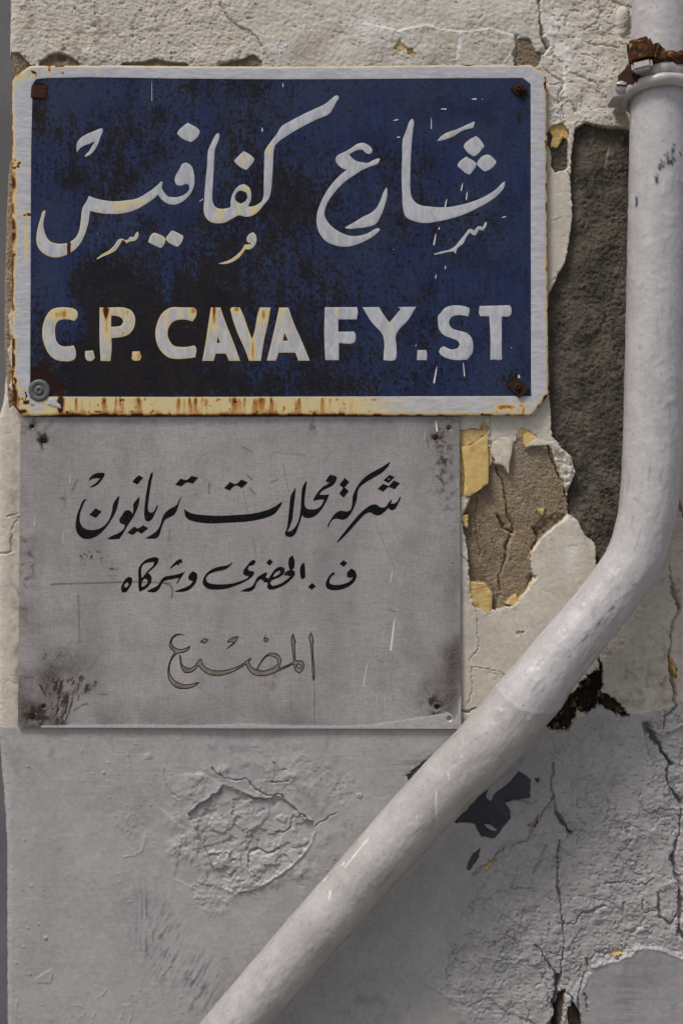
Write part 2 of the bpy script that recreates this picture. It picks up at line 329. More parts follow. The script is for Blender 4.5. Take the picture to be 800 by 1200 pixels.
def wall_fields(X, Y):
    jx = X + 2.4*fbm(X, Y, 16, 4, 40, gain=.65); jy = Y + 2.4*fbm(X, Y, 16, 4, 60, gain=.65)
    rn = np.random.RandomState(3).rand(*X.shape)-0.5; fin = ss(1400, 1215, Y)*ss(-200, -14, Y)*ss(1100, 822, X); rn = rn*fin
    jx2 = X + 1.5*fbm(X, Y, 8, 3, 42, gain=.7) ; jy2 = Y + 1.5*fbm(X, Y, 8, 3, 62, gain=.7)
    crx = X+4.2*fbm(X, Y, 16, 5, 50, gain=.62); cry = Y+4.2*fbm(X, Y, 16, 5, 51, gain=.62)
    n1 = fbm(X, Y, 5, 3, 1); n2 = fbm(X, Y, 30, 4, 2); n3 = fbm(X, Y, 140, 3, 3); nf = perlin(X/2.2, Y/2.2, 77)
    yb = np.interp(X, [-50, 25, 26, 560, 640, 665, 690, 700, 715, 740, 770, 800, 1700], [851, 851, 851, 846, 850, 846, 836, 828, 824, 836, 832, 822, 826])
    s_grey = yb - Y + 1.2*n1 + 1.5*n2
    cls = np.zeros(X.shape, np.int8)            # 0 cream 1 grey 2 cement 3 sand 4 yellow 5 navy 6 cavity
    H = 1.1*n3
    gm = ss(2, -3, s_grey); cls[s_grey < 0] = 1
    # cream stucco, rough to the left of the ledge, smoother to its right
    rl = ss(320, 285, X+0.15*Y)*ss(120, 90, Y)
    right = ss(690, 715, X)*ss(520, 560, Y)*(1-gm); trow = ss(632, 650, X)*ss(160, 140, Y)
    n3f = fbm(X, Y, 3.2, 2, 13, 2.6)
    stucco = 0.35*n1 + 0.55*n3f + 1.5*np.abs(n2) + 0.7*np.abs(fbm(X, Y, 18, 3, 14, 9)) + 0.35*rn
    H += (1-gm)*(0.12*n1 + 0.5*n2 + rl*stucco*1.1 + right*stucco*0.9 + 0.10*nf + 0.06*rn)
    H += (1-gm)*trow*(0.9*(ridge(X+0.5*Y, Y-0.4*X, 30, 3, 9, 12)-0.5) + 0.9*n2 + 1.3*terrace(fbm(jx, jy, 34, 4, 12), 3, .07) - 1.8*ss(.32, .46, fbm(X, Y, 9, 4, 38, 4, .7)) + 0.12*rn)
    tp = ss(110, 80, Y)*(1-trow)
    H += (1-gm)*tp*(1-rl)*(1.1*terrace(fbm(X, Y, 40, 3, 15), 3.5, 0.1)+0.5*n1)
    pit = ss(0.42, 0.55, fbm(X, Y, 9, 4, 18, 6, .7)); H -= (1-gm)*pit*(0.4+1.5*(rl+right)+0.8*tp)
    # grey coat
    sr = lsdf(jx, jy, ROUGH, 60); rg = ss(6, -8, sr)
    mid = ss(140, 50, np.hypot((X-300)*0.9, Y-970))*ss(-.35, .25, n2+n3); brl = (perlin(X/90, Y/1.6, 31)*0.13+perlin(X/40, Y/3.5, 33)*0.16)*(0.35+ss(-.2,.4,n3+n2)*ss(1000,880,Y))
    H += gm*(0.6 + brl + 0.35*n2 + 0.04*nf + 0.03*rn)
    wr = 1.25*ss(-.15, .35, fbm(X, Y, 60, 2, 28))
    H += gm*rg*(2.6*terrace(fbm(jx, jy, 62, 5, 21, gain=.55), 2.6, 0.06) + 0.5*n1 + wr*0.9*(ridge(jx, jy, 13, 3, 23, 5)-0.5) + 2.0*n2 + 0.10*nf + 0.14*rn + 2.0*terrace(fbm(jx, jy, 24, 5, 29), 2.2, 0.08)*ss(-.2, .3, fbm(X, Y, 90, 2, 34)) - 1.8*ss(.38,.5,fbm(X, Y, 7, 4, 37, 5, .7)))
    H += gm*mid*(2.0*terrace(fbm(jx, jy, 30, 5, 25), 2.6, 0.06) + 0.15*n1 + 0.07*rn)
    def crackle(sc, wd, seed):
        f = fbm(jx, jy, sc, 4, seed, gain=.6); return np.exp(-(f/wd)**2), np.tanh(f/0.03)
    c1, t1 = crackle(55, .018, 141); c2, t2 = crackle(26, .030, 145); k1 = ss(-.1, .2, fbm(X, Y, 80, 2, 149)); k2 = ss(0, .25, fbm(X, Y, 50, 2, 151))
    H += gm*rg*(-2.6*c1*k1 - 1.8*c2*k2 + 0.5*t1*k1 + 0.35*t2*k2)
    H += (1-gm)*trow*(-1.6*c1*(1-k2)-1.2*c2*k1 + 0.35*t2*k1) + (1-gm)*tp*(1-rl)*(-1.0*c2*k2)+(1-gm)*right*(-1.4*c1*k2)
    c3 = np.exp(-(fbm(X, Y, 60, 3, 153)/.010)**2)*ss(.05, .3, fbm(X, Y, 70, 2, 155)); H -= (1-gm)*(1-rl)*(1-trow)*0.7*c3
    sl = lsdf(jx+3*n2+1.2*n1, jy+5*n2+1.5*n1, SLAB, 60); sm = ss(1.5, -1.5, sl)
    H = H*(1-sm) + sm*(2.2 + 0.5*n3 + 0.5*brl + 0.15*n2 + 0.08*nf); H += 1.2*np.exp(-(sl/1.6)**2)
    blob = ss(0.80, 0.90, fbm(X, Y, 4.5, 1, 88))*ss(-.3,.3,n2+n3); H += gm*blob*0.8*(1-sm)
    # scabs in the grey coat
    for P, dp in (([(752,850),(775,862),(800,850),(830,870),(830,960),(795,945),(775,905),(760,890)], 4.5), ([(590,890),(612,905),(640,900),(650,930),(640,965),(622,985),(600,975),(606,940)], 1.6), ([(548,1062),(575,1040),(612,1046),(640,1075),(636,1110),(600,1128),(560,1118),(540,1090)], 2.0), ([(770,1040),(800,1030),(830,1040),(830,1095),(790,1085),(768,1066)], 2.2), ([(668,915),(700,905),(722,925),(715,960),(690,975),(670,950)], 1.2), ([(520,1128),(545,1118),(560,1135),(548,1160),(522,1150)], 1.5), ([(585,985),(640,975),(668,1000),(650,1035),(600,1032),(575,1012)], 1.6), (SCAB, 4.2), (SCAB2, 1.6)):
        s = lsdf(jx2, jy2, P); m = ss(0.6, -1.2, s)
        dep = dp*(0.35+0.65*ss(1040, 930, Y)); H -= m*dep
        H += ss(4.5, 0.5, s)*(s > -0.5)*1.1*ss(-.5,.3,n2); H += m*(2.6*terrace(fbm(jx, jy, 34, 5, 27), 1.9, 0.05) + (0.5*n1 + 0.3*n3f + 0.3*rn)*ss(-.2, .3, fbm(X, Y, 26, 2, 35)))
    rr_ = np.hypot((X-295)/78., (Y-968)/62.); H += gm*1.2*np.exp(-((rr_-1.12)/0.12)**2)*(0.5+n2*2)
    for bx_, by_, br_ in ((222,985,20),(250,1050,26),(238,1040,14),(205,1000,12),(330,915,22),(375,905,16),(400,925,20),(155,975,9),(355,890,12),(230,920,16)):
        k_ = ss(1.3, .5, np.hypot((jx-bx_)/br_, (jy-by_)/(br_*1.1))); H += gm*k_*(1.4*terrace(fbm(jx2, jy2, 15, 5, 47), 2.4, .06)+0.4*n1+.1*rn)
    # exposed underlayers
    def patch(P, c, lev, soft=0.7, jit=True):
        nonlocal H
        s = lsdf(jx2 if jit else X, jy2 if jit else Y, P, 20) + 0.5*n1
        m = ss(soft, -soft, s); cls[s < 0] = c
        H = H*(1-m) + m*lev + 1.1*n1*np.exp(-np.abs(s)/2.5); return s
    grain = 0.22*n1+0.10*nf+1.0*rn+0.35*perlin(X/1.7, Y/1.7, 48)
    cem = -7.5 + 1.1*grain + 2.6*n2 + 0.9*n1 + 1.6*terrace(fbm(jx, jy, 36, 5, 181), 2.2, .15) - 2.5*np.exp(-(fbm(X, Y, 45, 4, 183)/.012)**2)*ss(0, .3, n3+n2)
    patch(CEM, 2, cem); patch(CEM2, 2, cem+2)
    for P in TOPBR: patch(P, 3, -3 + 1.6*grain + 1.3*n2)
    patch(SIDEBR, 3, -1.5 + 1.6*grain + 2.0*n2)
    s_h = patch(HOLE, 3, 0*X)
    lb = ss(1.0, -1.0, lsdf(jx2, jy2, LBLK, 30))
    hole = ss(0.7, -0.7, s_h)
    lev = (-4.2 + 1.8*lb*-1 + 0.05*(X-600)*lb - 0.02*(Y-600) + 1.3*grain + 1.5*n2)
    H = H*(1-hole)+hole*lev
    rimn = fbm(X, Y, 22, 3, 39); cls[(s_h < 0) & (s_h > -2.2*ss(-.1, .4, rimn)) & (rimn > 0)] = 4
    H -= hole*1.5*ss(.42, .55, fbm(X, Y, 10, 4, 44, gain=.7))
    rub = ss(2, -2, lsdf(jx, jy, T(*K, [(440,650),(480,590),(560,560),(625,575),(590,600),(540,640),(470,700)]), 20)); H -= rub*(1.5-2.2*n1)
    H += ss(2.5, 0, lsdf(X, Y, T(*K, [(540,180),(575,215),(620,240),(660,340),(640,400),(622,450),(560,270)]), 20))*(1.6*n1+0.6*rn+2.2*terrace(fbm(jx, jy, 13, 4, 36), 2.5, .08))
    ylines = 0.38*perlin(X/60, (Y+0.25*X)/2.0, 92) + 0.5*terrace(fbm(jx, jy, 18, 4, 175), 2.5, .06)
    for P in YEL[:7]: patch(P, 4, -1.6 + ylines + 0.4*n2)
    for P in YEL[7:]: patch(P, 4, -1.8 + 0.6*n1)
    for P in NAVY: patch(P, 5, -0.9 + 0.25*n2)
    patch(RED, 3, -1.2 + 0.5*n1)
    s = lsdf(jx, jy, CAV, 20)+3.0*n1+2.5*fbm(X, Y, 12, 4, 45, gain=.7); m = ss(1, -1, s); cls[s < 0] = 6
    isl = ss(.18, .34, fbm(X, Y, 15, 4, 46, gain=.7)); cls[(s < 0) & (isl > .5)] = 2
    H = H*(1-m)+m*(-10+4.5*n2+4.5*n1+2.0*nf+6*isl)
    for P in (CAV2, CAV3): patch(P, 6, -8+2*n1)
    # plaster lip round the cavity and the hole
    for P, w, dep in CR:
        if w == 0: continue
        d = ldist(crx, cry, P, 14)
        wv = np.maximum(0.45, w*(0.35+1.3*np.clip(0.5+1.6*n2+0.5*n1, 0.0, 1.3)))
        H -= dep*1.25*np.exp(-(d/wv)**2); H += 0.35*np.exp(-(d/(wv+2.5))**2)
    STEP_ = STEP + [(T(180,880,3.636,[(680,310),(684,350),(665,400),(640,445),(590,490),(520,540),(440,585)]),1.4,8)]
    for P, a, L in STEP_:
        d = lside(jx2, jy2, P, L*3); k = np.abs(d) < L*3
        H += np.where(k, a*0.5*np.tanh(d/0.8)*np.exp(-np.abs(d)/L), 0)
    # round off the arris
    uu = X-EX; H -= 9*np.exp(-(np.maximum(uu, 0)/2.6)**1.1)
    # painted stub beside the pipe, knots and runs of thick paint
    for cx, cy, rx, ry, a in ((729,24,8,18,5),(748,190,4,6,3),(731,160,3,5,3),(740,195,3,4,3),(54,1099,2.2,2.2,1.6),(36,1141,1.5,1.5,1.2),(508,1096,2,2,1.6),(514,1078,2.4,2,1.8),(421,932,3.4,3,1.8),(692,1062,3,3,2),(692,1124,2,2,-3),(545,1180-18,3,3,-3),(122,905,2,2,1.2),(349//2,910-24,5,4,1.0)):
        r = np.hypot((X-cx)/rx, (Y-cy)/ry); H += a*np.sqrt(np.clip(1-r*r, 0, 1))
    H -= 2.2*np.exp(-(np.hypot(X-421, Y-932)/1.0)**2); H -= 6*np.exp(-(np.hypot((X-72)/5.5, (Y-67)/3.5))**4); H -= 4*np.exp(-(np.hypot(X-111, Y-30)/2.6)**2)
    for P in (T(320,880,3.333,[(585,635),(605,645),(612,672)]), T(320,880,3.333,[(630,615),(650,650),(640,725)]), T(320,880,3.333,[(665,560),(690,530),(705,545)]),
              T(0,1040,3.077,[(265,430),(290,425),(310,450),(285,470)]),T(0,1040,3.077,[(320,370),(350,400),(380,370)]),T(0,1040,3.077,[(330,490),(355,430)]),T(0,1040,3.077,[(440,470),(460,420),(470,450),(465,490)]),
              T(0,1040,3.077,[(450,10),(460,45),(480,50)]),T(0,840,3.333,[(45,960),(50,1040),(72,1100),(66,1150),(85,1180)]),T(0,840,2,[(290,260),(310,230),(335,250),(338,300),(320,320),(290,330)])):
        d = ldist(crx, cry, smooth(P+P[-2:0:-1] if len(P) > 2 else P, 4, 179)[:], 8); H += 0.7*np.exp(-(d/0.9)**2)*ss(-.5, .1, n1+n2)
    # colour masks: dirt (0..1) and tone (fresh white / bright paint)
    dirt = np.zeros(X.shape); tone = np.zeros(X.shape)
    nn = fbm(X, Y, 14, 4, 70); nv = fbm(X, Y, 8, 4, 72, 30)
    def bl(cx, cy, rx, ry): return np.exp(-((X-cx)/rx)**2-((Y-cy)/ry)**2)
    cr = cls == 0
    dirt += (1-gm)*(0.75*bl(42,25,25,14)*ss(-.1,.5,nn) + 0.8*bl(110,30,14,30)*ss(-.1,.4,nn) + 0.7*bl(90,62,30,10)*ss(-.2,.4,nn)+ 0.5*bl(480,25,40,10)*ss(0,.5,nn) + 0.5*bl(560,30,50,8)*ss(0,.5,nn)
       + 0.55*bl(350,62,30,14) + 0.35*bl(520,60,120,18) + 0.45*bl(640,40,10,30)*ss(0,.5,nn) + 0.5*bl(760,790,40,35)*ss(-.2,.5,nn) + 0.45*bl(745,820,30,18)*ss(-.3,.4,nn) + 0.3*bl(790,680,14,120)*ss(0,.4,nn)
       + 0.7*bl(17,620,6,110)*ss(-.3,.3,nn)+0.7*bl(21,770,5,90)*ss(-.4,.3,nn) + 0.25*bl(560,720,22,80)+0.8*bl(543,846,10,6) + 0.4*ss(0.3, 0.75, nn)*(rl+right))
    dirt += gm*(0.0+1.1*bl(195,1108,20,42)*ss(0.0,0.4,fbm(X+0.6*Y,Y-0.6*X,5,3,74,26)) + 1.1*bl(232,1155,22,36)*ss(0.0,0.4,fbm(X+0.6*Y,Y-0.6*X,5,3,75,26)) + 0.9*bl(172,1085,10,36)*ss(0.05,0.3,fbm(X,Y,3,2,76,60))
       + 0.45*bl(355,925,24,20)*ss(-.1,.4,nn) + 0.35*bl(60,880,12,30)*ss(-.1,.4,nn)+ 0.4*bl(260,870,30,14)*ss(-.1,.4,nn) + 0.55*bl(485,895,38,10)*ss(-.2,.3,fbm(X,Y,40,3,78,4)) + 0.3*ss(.2,.7,nn)*bl(300,870,300,30)
       + 0.35*bl(440,1180,60,30)*ss(-.1,.4,nn) + sm*(0.25+0.12*ss(-.2,.3,fbm(X,Y,120,4,171,9))+0.4*bl(735,1180,14,60)*ss(-.3,.3,fbm(X,Y,60,3,79,2.5))))
    tone += (1-gm)*(0.8*bl(650,50,14,46)*ss(19,13,np.abs(X-652+0.03*Y))*ss(75,60,Y) + 0.8*np.exp(-((X-663-1.5*n2)/4.2)**4)*ss(48,60,Y)*ss(118,112,Y) + 0.8*bl(676,44,9,7)*ss(-.2,.3,nn)+0.8*bl(699,130,14,9)*ss(-.2,.3,nn)+0.8*bl(650,62,9,6)*ss(-.3,.3,nn)
       + 0.9*bl(669,648,9,17)*ss(-.6,0,nn) + 0.45*ss(0.1,0.4,n3+n2*.5)*bl(420,30,110,30) + 0.6*bl(325,55,14,9) + 0.9*ss(8,5,np.hypot((X-538),(Y-54)/3.2))*ss(3,1.5,np.abs(X-538+.15*(Y-54))) + 0.25*bl(600,530,30,40) )
    lay = terrace(fbm(jx, jy, 40, 4, 161), 3, .05); tone += (1-gm)*cr*(0.30*np.clip(lay+.35, 0, 1)*(tp*(1-rl)+trow+0.4)+0.0); H += (1-gm)*cr*0.5*lay*(tp*(1-rl)+trow+0.25)
    lay2 = terrace(fbm(jx, jy, 70, 5, 165), 2.5, .04); tone += gm*0.16*np.clip(lay2+.3, 0, 1); dirt += gm*0.20*np.clip(-lay2, 0, 1); H += gm*0.35*lay2
    dirt += (cls == 2)*0.45*ss(0, .5, fbm(X, Y, 30, 5, 185, 50)); tone += 0.75*((cls == 2)*(0.18*ss(.0, .5, fbm(X, Y, 24, 5, 187))+ss(0.50, 0.64, fbm(X, Y, 3, 2, 81))*(0.25+1.2*ss(712,738,X)+0.6*np.exp(-((X-655)/12)**2)*(Y>380)) + ss(0.25,0.5,nn)*0.25*bl(690,560,30,120) + np.exp(-(ldist(X,Y,[(715,171),(709,195)],10)/1.2)**2)))
    tone += (cls == 3)*0.5*ss(0.35, 0.6, fbm(X, Y, 5, 3, 82))
    tone += gm*0.22*ss(1.6, 0.2, np.abs(sl))
    dirt += (cls == 4)*(0.35*ss(0,.5,fbm(X,Y,6,4,173)) + 0.7*ss(-0.05, 0.45, nn)*bl(556,515,20,16) + 0.3*ss(0.1,.5,nn))
    dirt += (cls == 3)*(0.65*rub+0.35*lb*ss(-.3,.4,nn))
    return H, cls, np.clip(dirt, 0, 1), np.clip(tone, 0, 1)
H, cls, dirt, tone = wall_fields(X, Y)
# vertices: an extra run of columns turns the corner and goes back into the recess
back = [-14, -26, -45, -75]
Vw = XYZ(X, Y, H)
idx = np.arange(nx_*ny_).reshape(ny_, nx_)
Fw = np.stack([idx[:-1, :-1], idx[1:, :-1], idx[1:, 1:], idx[:-1, 1:]], -1).reshape(-1, 4)
xc = (X[:-1, :-1]+X[1:, 1:]).ravel()/2; yc = (Y[:-1, :-1]+Y[1:, 1:]).ravel()/2
fc = np.median(np.stack([cls[:-1, :-1], cls[1:, :-1], cls[1:, 1:], cls[:-1, 1:]]), 0).astype(int).ravel()
hid = ((xc > 60) & (xc < 600) & (yc > 120) & (yc < 450)) | ((xc > 55) & (xc < 500) & (yc > 500) & (yc < 815)) | ((xc > 70) & (xc < 500) & (yc > 440) & (yc < 510))
A = {'dirt': dirt.ravel(), 'tone': tone.ravel()}
wall = empty('plaster_wall', (0, 0, 0), 'old peeling plaster wall, cream above and grey paint below, behind the two signs', 'wall')
Vf = Vw.reshape(-1, 3)
def boundary_smooth(V, fcls, ny, nx, it=3):
    g = fcls.reshape(ny-1, nx-1); idx_ = np.arange(ny*nx).reshape(ny, nx)
    ii, jj = np.nonzero(g[:, 1:] != g[:, :-1]); e1 = np.stack([idx_[ii, jj+1], idx_[ii+1, jj+1]], 1)
    ii, jj = np.nonzero(g[1:, :] != g[:-1, :]); e2 = np.stack([idx_[ii+1, jj], idx_[ii+1, jj+1]], 1)
    e = np.concatenate([e1, e2]); n = len(V); cnt = np.bincount(e.ravel(), minlength=n)
    for _ in range(it):
        for ax in (0, 2):
            sm_ = np.bincount(e[:, 0], V[e[:, 1], ax], n) + np.bincount(e[:, 1], V[e[:, 0], ax], n)
            k = cnt == 2; V[k, ax] = 0.45*V[k, ax] + 0.55*sm_[k]/2
    return V
Vf = boundary_smooth(Vf.copy(), fc, ny_, nx_)
for k, nm, mt, lb in ((0, 'cream_plaster', 'cream', 'cracked cream plaster coat'), (1, 'grey_paint_coat', 'grey', 'thick grey paint over rough cracked plaster'), (2, 'bare_cement_patch', 'cement', 'dark bare cement where the plaster has fallen off'),
                      (3, 'sandy_render_patch', 'sand', 'brown crumbling sand render laid bare'), (4, 'yellow_paint_patch', 'yellow', 'old yellow paint showing under the cream'), (5, 'slate_blue_patch', 'navy', 'dark slate blue paint laid bare under the pipe'),
                      (6, 'crumbled_hole', 'cavity', 'dark crumbled hole in the mortar')):
    sub_mesh(nm, Vf, Fw, (fc == k) & ~hid, M[mt], wall, A, lb)
# coarse backing sheet under the two signs
for bx1, by0, by1 in ((610, 110, 462), (510, 463, 830)):
  gx, gy = np.meshgrid(np.linspace(50, bx1, 15), np.linspace(by0, by1, 12))
  g_i = np.arange(gx.size).reshape(gx.shape)
  mesh_np('backing_plaster', XYZ(gx, gy, 0*gx-9).reshape(-1, 3), np.stack([g_i[:-1, :-1], g_i[1:, :-1], g_i[1:, 1:], g_i[:-1, 1:]], -1).reshape(-1, 4), M['cream'], wall)
# return face of the corner
ys = vy; e0 = X[:, 0]
rows = []
for h in [H[:, 0]]+[np.full(ny_, b, float) for b in back]:
    off = 0 if h is H[:, 0] else 0.6+0.5*perlin(ys/11, 0*ys+h.mean()/7.3, 8)
    rows.append(XYZ(e0+off, ys, h))
R_ = np.stack(rows, 1); ri = np.arange(R_.shape[0]*R_.shape[1]).reshape(R_.shape[:2])
Fr = np.stack([ri[:-1, :-1], ri[:-1, 1:], ri[1:, 1:], ri[1:, :-1]], -1).reshape(-1, 4)
yr = np.repeat((ys[:-1]+ys[1:])/2, len(back))
Ar = {'dirt': np.full(ri.size, 0.15), 'tone': np.zeros(ri.size)}
sub_mesh('cream_plaster', R_.reshape(-1, 3), Fr, yr < 850, M['cream'], wall, Ar, 'broken edge of the cream plaster')
sub_mesh('grey_paint_coat', R_.reshape(-1, 3), Fr, yr >= 850, M['grey'], wall, Ar, 'edge of the grey paint at the corner')

# recess to the left and pavement below
sN = NT('slate_grey_paint'); c = sN.mix(sN.ramp(sN.noise(9, 4), 0.3, 0.7), (0.10, 0.098, 0.108), (0.14, 0.138, 0.150)); c = s.mix(s.ramp(s.noise(400, 3), 0.68, 0.74), c, (0.05, 0.05, 0.05)) if False else c
M['slate'] = sN.out(c, 0.6, sN.bump(sN.noise(120, 4), 0.3, 0.001))
x0, x1 = np.meshgrid(np.linspace(-1900, 30, 60), np.linspace(-1500, 2601, 80))
gi = np.arange(x0.size).reshape(x0.shape)
side = mesh_np('side_wall', XYZ(x0, x1, -62+1.5*fbm(x0, x1, 160, 3, 5)).reshape(-1, 3), np.stack([gi[:-1, :-1], gi[1:, :-1], gi[1:, 1:], gi[:-1, 1:]], -1).reshape(-1, 4), M['slate'])
side['label'] = 'smooth slate grey strip of wall set back beyond the left edge of the plaster'; side['category'] = 'wall'
sN = NT('pavement_stone'); c = sN.mix(sN.ramp(sN.noise(3, 6), 0.3, 0.7), (0.20, 0.19, 0.175), (0.27, 0.26, 0.24))
M['pave'] = sN.out(c, 0.9, sN.bump(sN.noise(60, 5), 0.4, 0.004))
pv = mesh_np('pavement', [(-30, -40, 0), (30, -40, 0), (30, 0.3, 0), (-30, 0.3, 0)], [(0, 1, 2, 3)], M['pave']); pv['kind'] = 'structure'

# ------------------------------------------------------------------ sheet builder (sign and plaque)
def snap(P, xs, ys, Q):
    """move the points nearest to outline Q onto it"""
    A_, B_ = _segs(Q, True); best = np.full(xs.shape, 1e9); bx = xs.copy(); by = ys.copy()
    for (ax, ay), (cx, cy) in zip(A_, B_):
        ex, ey = cx-ax, cy-ay; L = ex*ex+ey*ey+1e-12
        t = np.clip(((xs-ax)*ex+(ys-ay)*ey)/L, 0, 1); qx = ax+t*ex; qy = ay+t*ey
        d = (xs-qx)**2+(ys-qy)**2; k = d < best; best[k] = d[k]; bx[k] = qx[k]; by[k] = qy[k]
    return bx, by
def boundary_edges(F):
    e = np.concatenate([F[:, [0, 1]], F[:, [1, 2]], F[:, [2, 3]], F[:, [3, 0]]]); s = np.sort(e, 1)
    _, i, c = np.unique(s, axis=0, return_index=True, return_counts=True); return e[i[c == 1]]
def letter_mesh(name, outline, holes, hfun, th, mat, parent, attrf=None, step=1.6, sm=4, ang=50, label=None, soft=1.2):
    O = smooth(outline, sm, ang); HS = [smooth(h, sm, ang) for h in holes]
    pts = [tuple(p) for p in O]; edges = [(i, (i+1) % len(O)) for i in range(len(O))]
    for h in HS:
        b = len(pts); pts += [tuple(p) for p in h]; edges += [(b+i, b+(i+1) % len(h)) for i in range(len(h))]
    allp = np.array(pts)
    gx, gy = np.meshgrid(np.arange(O[:, 0].min(), O[:, 0].max(), step), np.arange(O[:, 1].min(), O[:, 1].max(), step))
    gx = gx+((np.arange(gx.shape[0]) % 2)*step/2)[:, None]; gx = gx.ravel(); gy = gy.ravel()
    def inside(x, y):
        k = winding(x, y, O) != 0
        for h in HS: k &= winding(x, y, h) == 0
        return k
    def edged(x, y):
        d = polydist(x, y, O)
        for h in HS: d = np.minimum(d, polydist(x, y, h))
        return d
    k = inside(gx, gy) & (edged(gx, gy) > step*0.5); pts += list(zip(gx[k], gy[k]))
    vs, es, fs, *_ = delaunay_2d_cdt([Vector(p) for p in pts], edges, [], 0, 1e-5)
    v = np.array([tuple(p) for p in vs]); f = np.array(fs, int)
    cc = v[f].mean(1); f = f[inside(cc[:, 0], cc[:, 1])]
    a = v[f[:, 1]]-v[f[:, 0]]; b = v[f[:, 2]]-v[f[:, 0]]; fl = (a[:, 0]*b[:, 1]-a[:, 1]*b[:, 0]) > 0
    f[fl] = f[fl][:, ::-1]
    ed = edged(v[:, 0], v[:, 1])
    z = hfun(v[:, 0], v[:, 1]) + 0.14 + th*ss(0, soft, ed)
    at = {'edge': ed}
    if attrf: at.update(attrf(v[:, 0], v[:, 1], ed))
    return mesh_np(name, XYZ(v[:, 0], v[:, 1], z), f, mat, parent, at, True, label)
def streak(x0, y0, x1, y1, w):
    """outline of a thin tapering run of paint"""
    dx, dy = x1-x0, y1-y0; L = math.hypot(dx, dy)+1e-6; nx, ny = -dy/L*w/2, dx/L*w/2
    return [(x0, y0), (x0+dx*.2+nx*.7, y0+dy*.2+ny*.7), (x0+dx*.7+nx*.9, y0+dy*.7+ny*.9), (x1+nx*1.0, y1+ny), (x1-nx*1.0, y1-ny), (x0+dx*.5-nx*.8, y0+dy*.5-ny*.8), (x0+dx*.2-nx*.5, y0+dy*.2-ny*.5)]

# ------------------------------------------------------------------ STREET SIGN
SO = smooth([(17,97),(19.5,92),(29,86),(38,80.5),(60,80),(330,81),(560,79),(620,79),(633,86.5),(638,95),(639,300),(640.5,464),(621,487.5),(400,487.5),(100,488),(28.5,488),(16.5,474),(17,300)], 3, 25)
SI = smooth([(40.5,118),(41.5,101),(45,96),(56,94.8),(200,95),(330,96),(500,95),(611,94.5),(620,101.5),(620.3,300),(620.5,465),(400,465.5),(200,466),(38,465.5),(38.5,300)], 3, 35)
def sign_h(x, y):
    return 8.5 + 0.8*fbm(x, y, 240, 2, 101) + 0.10*fbm(x, y, 22, 2, 103)
def rust_f(x, y):
    """0 clean .. 1 dark flaking rust, on white paint"""
    g = lambda cx, cy, rx, ry: np.exp(-((x-cx)/rx)**2-((y-cy)/ry)**2)
    n = fbm(x, y, 12, 4, 110); v = fbm(x, y, 7, 3, 112, 60); w = fbm(x, y, 5, 4, 114)
    so = -sdf(x, y, SO)
    r = 0.42*np.exp(-(so/1.3)**2)*(0.7+0.5*ss(-.1, .5, n)) + 0.10*np.exp(-(so/3.2)**2)
    r += 0.36*ss(462, 470, y)*ss(500, 380, x)*ss(40, 75, x)*(0.62+0.38*ss(-.35, .45, v)) + 0.10*ss(462,470,y) + 0.12*ss(26,18,x)*ss(250,330,y) + 0.22*ss(478, 487, y)*(x < 640)*ss(-.1, .4, n)
    r += 0.30*ss(463, 467, y)*ss(486, 467, y)*ss(0.12, 0.5, v)*ss(430, 330, x)
    r += 0.30*ss(26, 18, x)*ss(-.25, .3, n)*ss(60, 200, y) + 0.5*ss(23, 18, x)*ss(-.1, .3, n)*ss(330, 430, y)
    r += 1.3*g(24,197,7,6)*ss(-.1,.35,w) + 1.2*g(36,255,7,3.5)*ss(-.3,.2,w) + 0.42*g(33,285,2.5,26) + 0.5*g(20,215,3,22) + 0.5*g(20,275,3,22)
    r += 1.2*g(41,90,6,5)*ss(-.1,.3,w) + 1.1*g(60,86,3,3)*ss(-.2,.3,w) + 1.0*g(70,79.5,12,3)*ss(-.2,.3,w) + 1.0*g(76,89,5,3)*ss(0,.3,w) + 0.4*g(24,92,8,8)
    r += 1.5*g(33,466,5,9)*ss(-.15,.2,w) + 1.0*g(20,447,3,4)*ss(-.4,.1,w) + 0.7*g(21,466,4,14) + 1.2*g(73,475,2,9)*ss(-.3,.2,w) + 0.5*g(75,470,3,12)+0.8*g(30,483,6,3)
    r += 0.7*g(629,81,5,4) + 1.0*g(637,100,2.5,8)*ss(-.5,.2,w)+0.35*g(638,280,2.5,190)*ss(-.3,.3,n) + 0.7*g(637,467,4,5) + 0.42*g(608,480,26,7)*ss(-.2,.4,n) + 0.5*g(590,478,10,3)
    r += 0.7*g(603,78.5,5,2)+0.6*g(548,79.5,5,2) + 0.7*g(619,175,2,3)+0.5*g(620,245,2,2) + 0.5*g(620,112,2,6)*ss(-.1,.3,w)
    r += 0.33*ss(0.52, 0.62, fbm(x, y, 7, 2, 116))*0.9
    return np.clip(r, 0, 1)
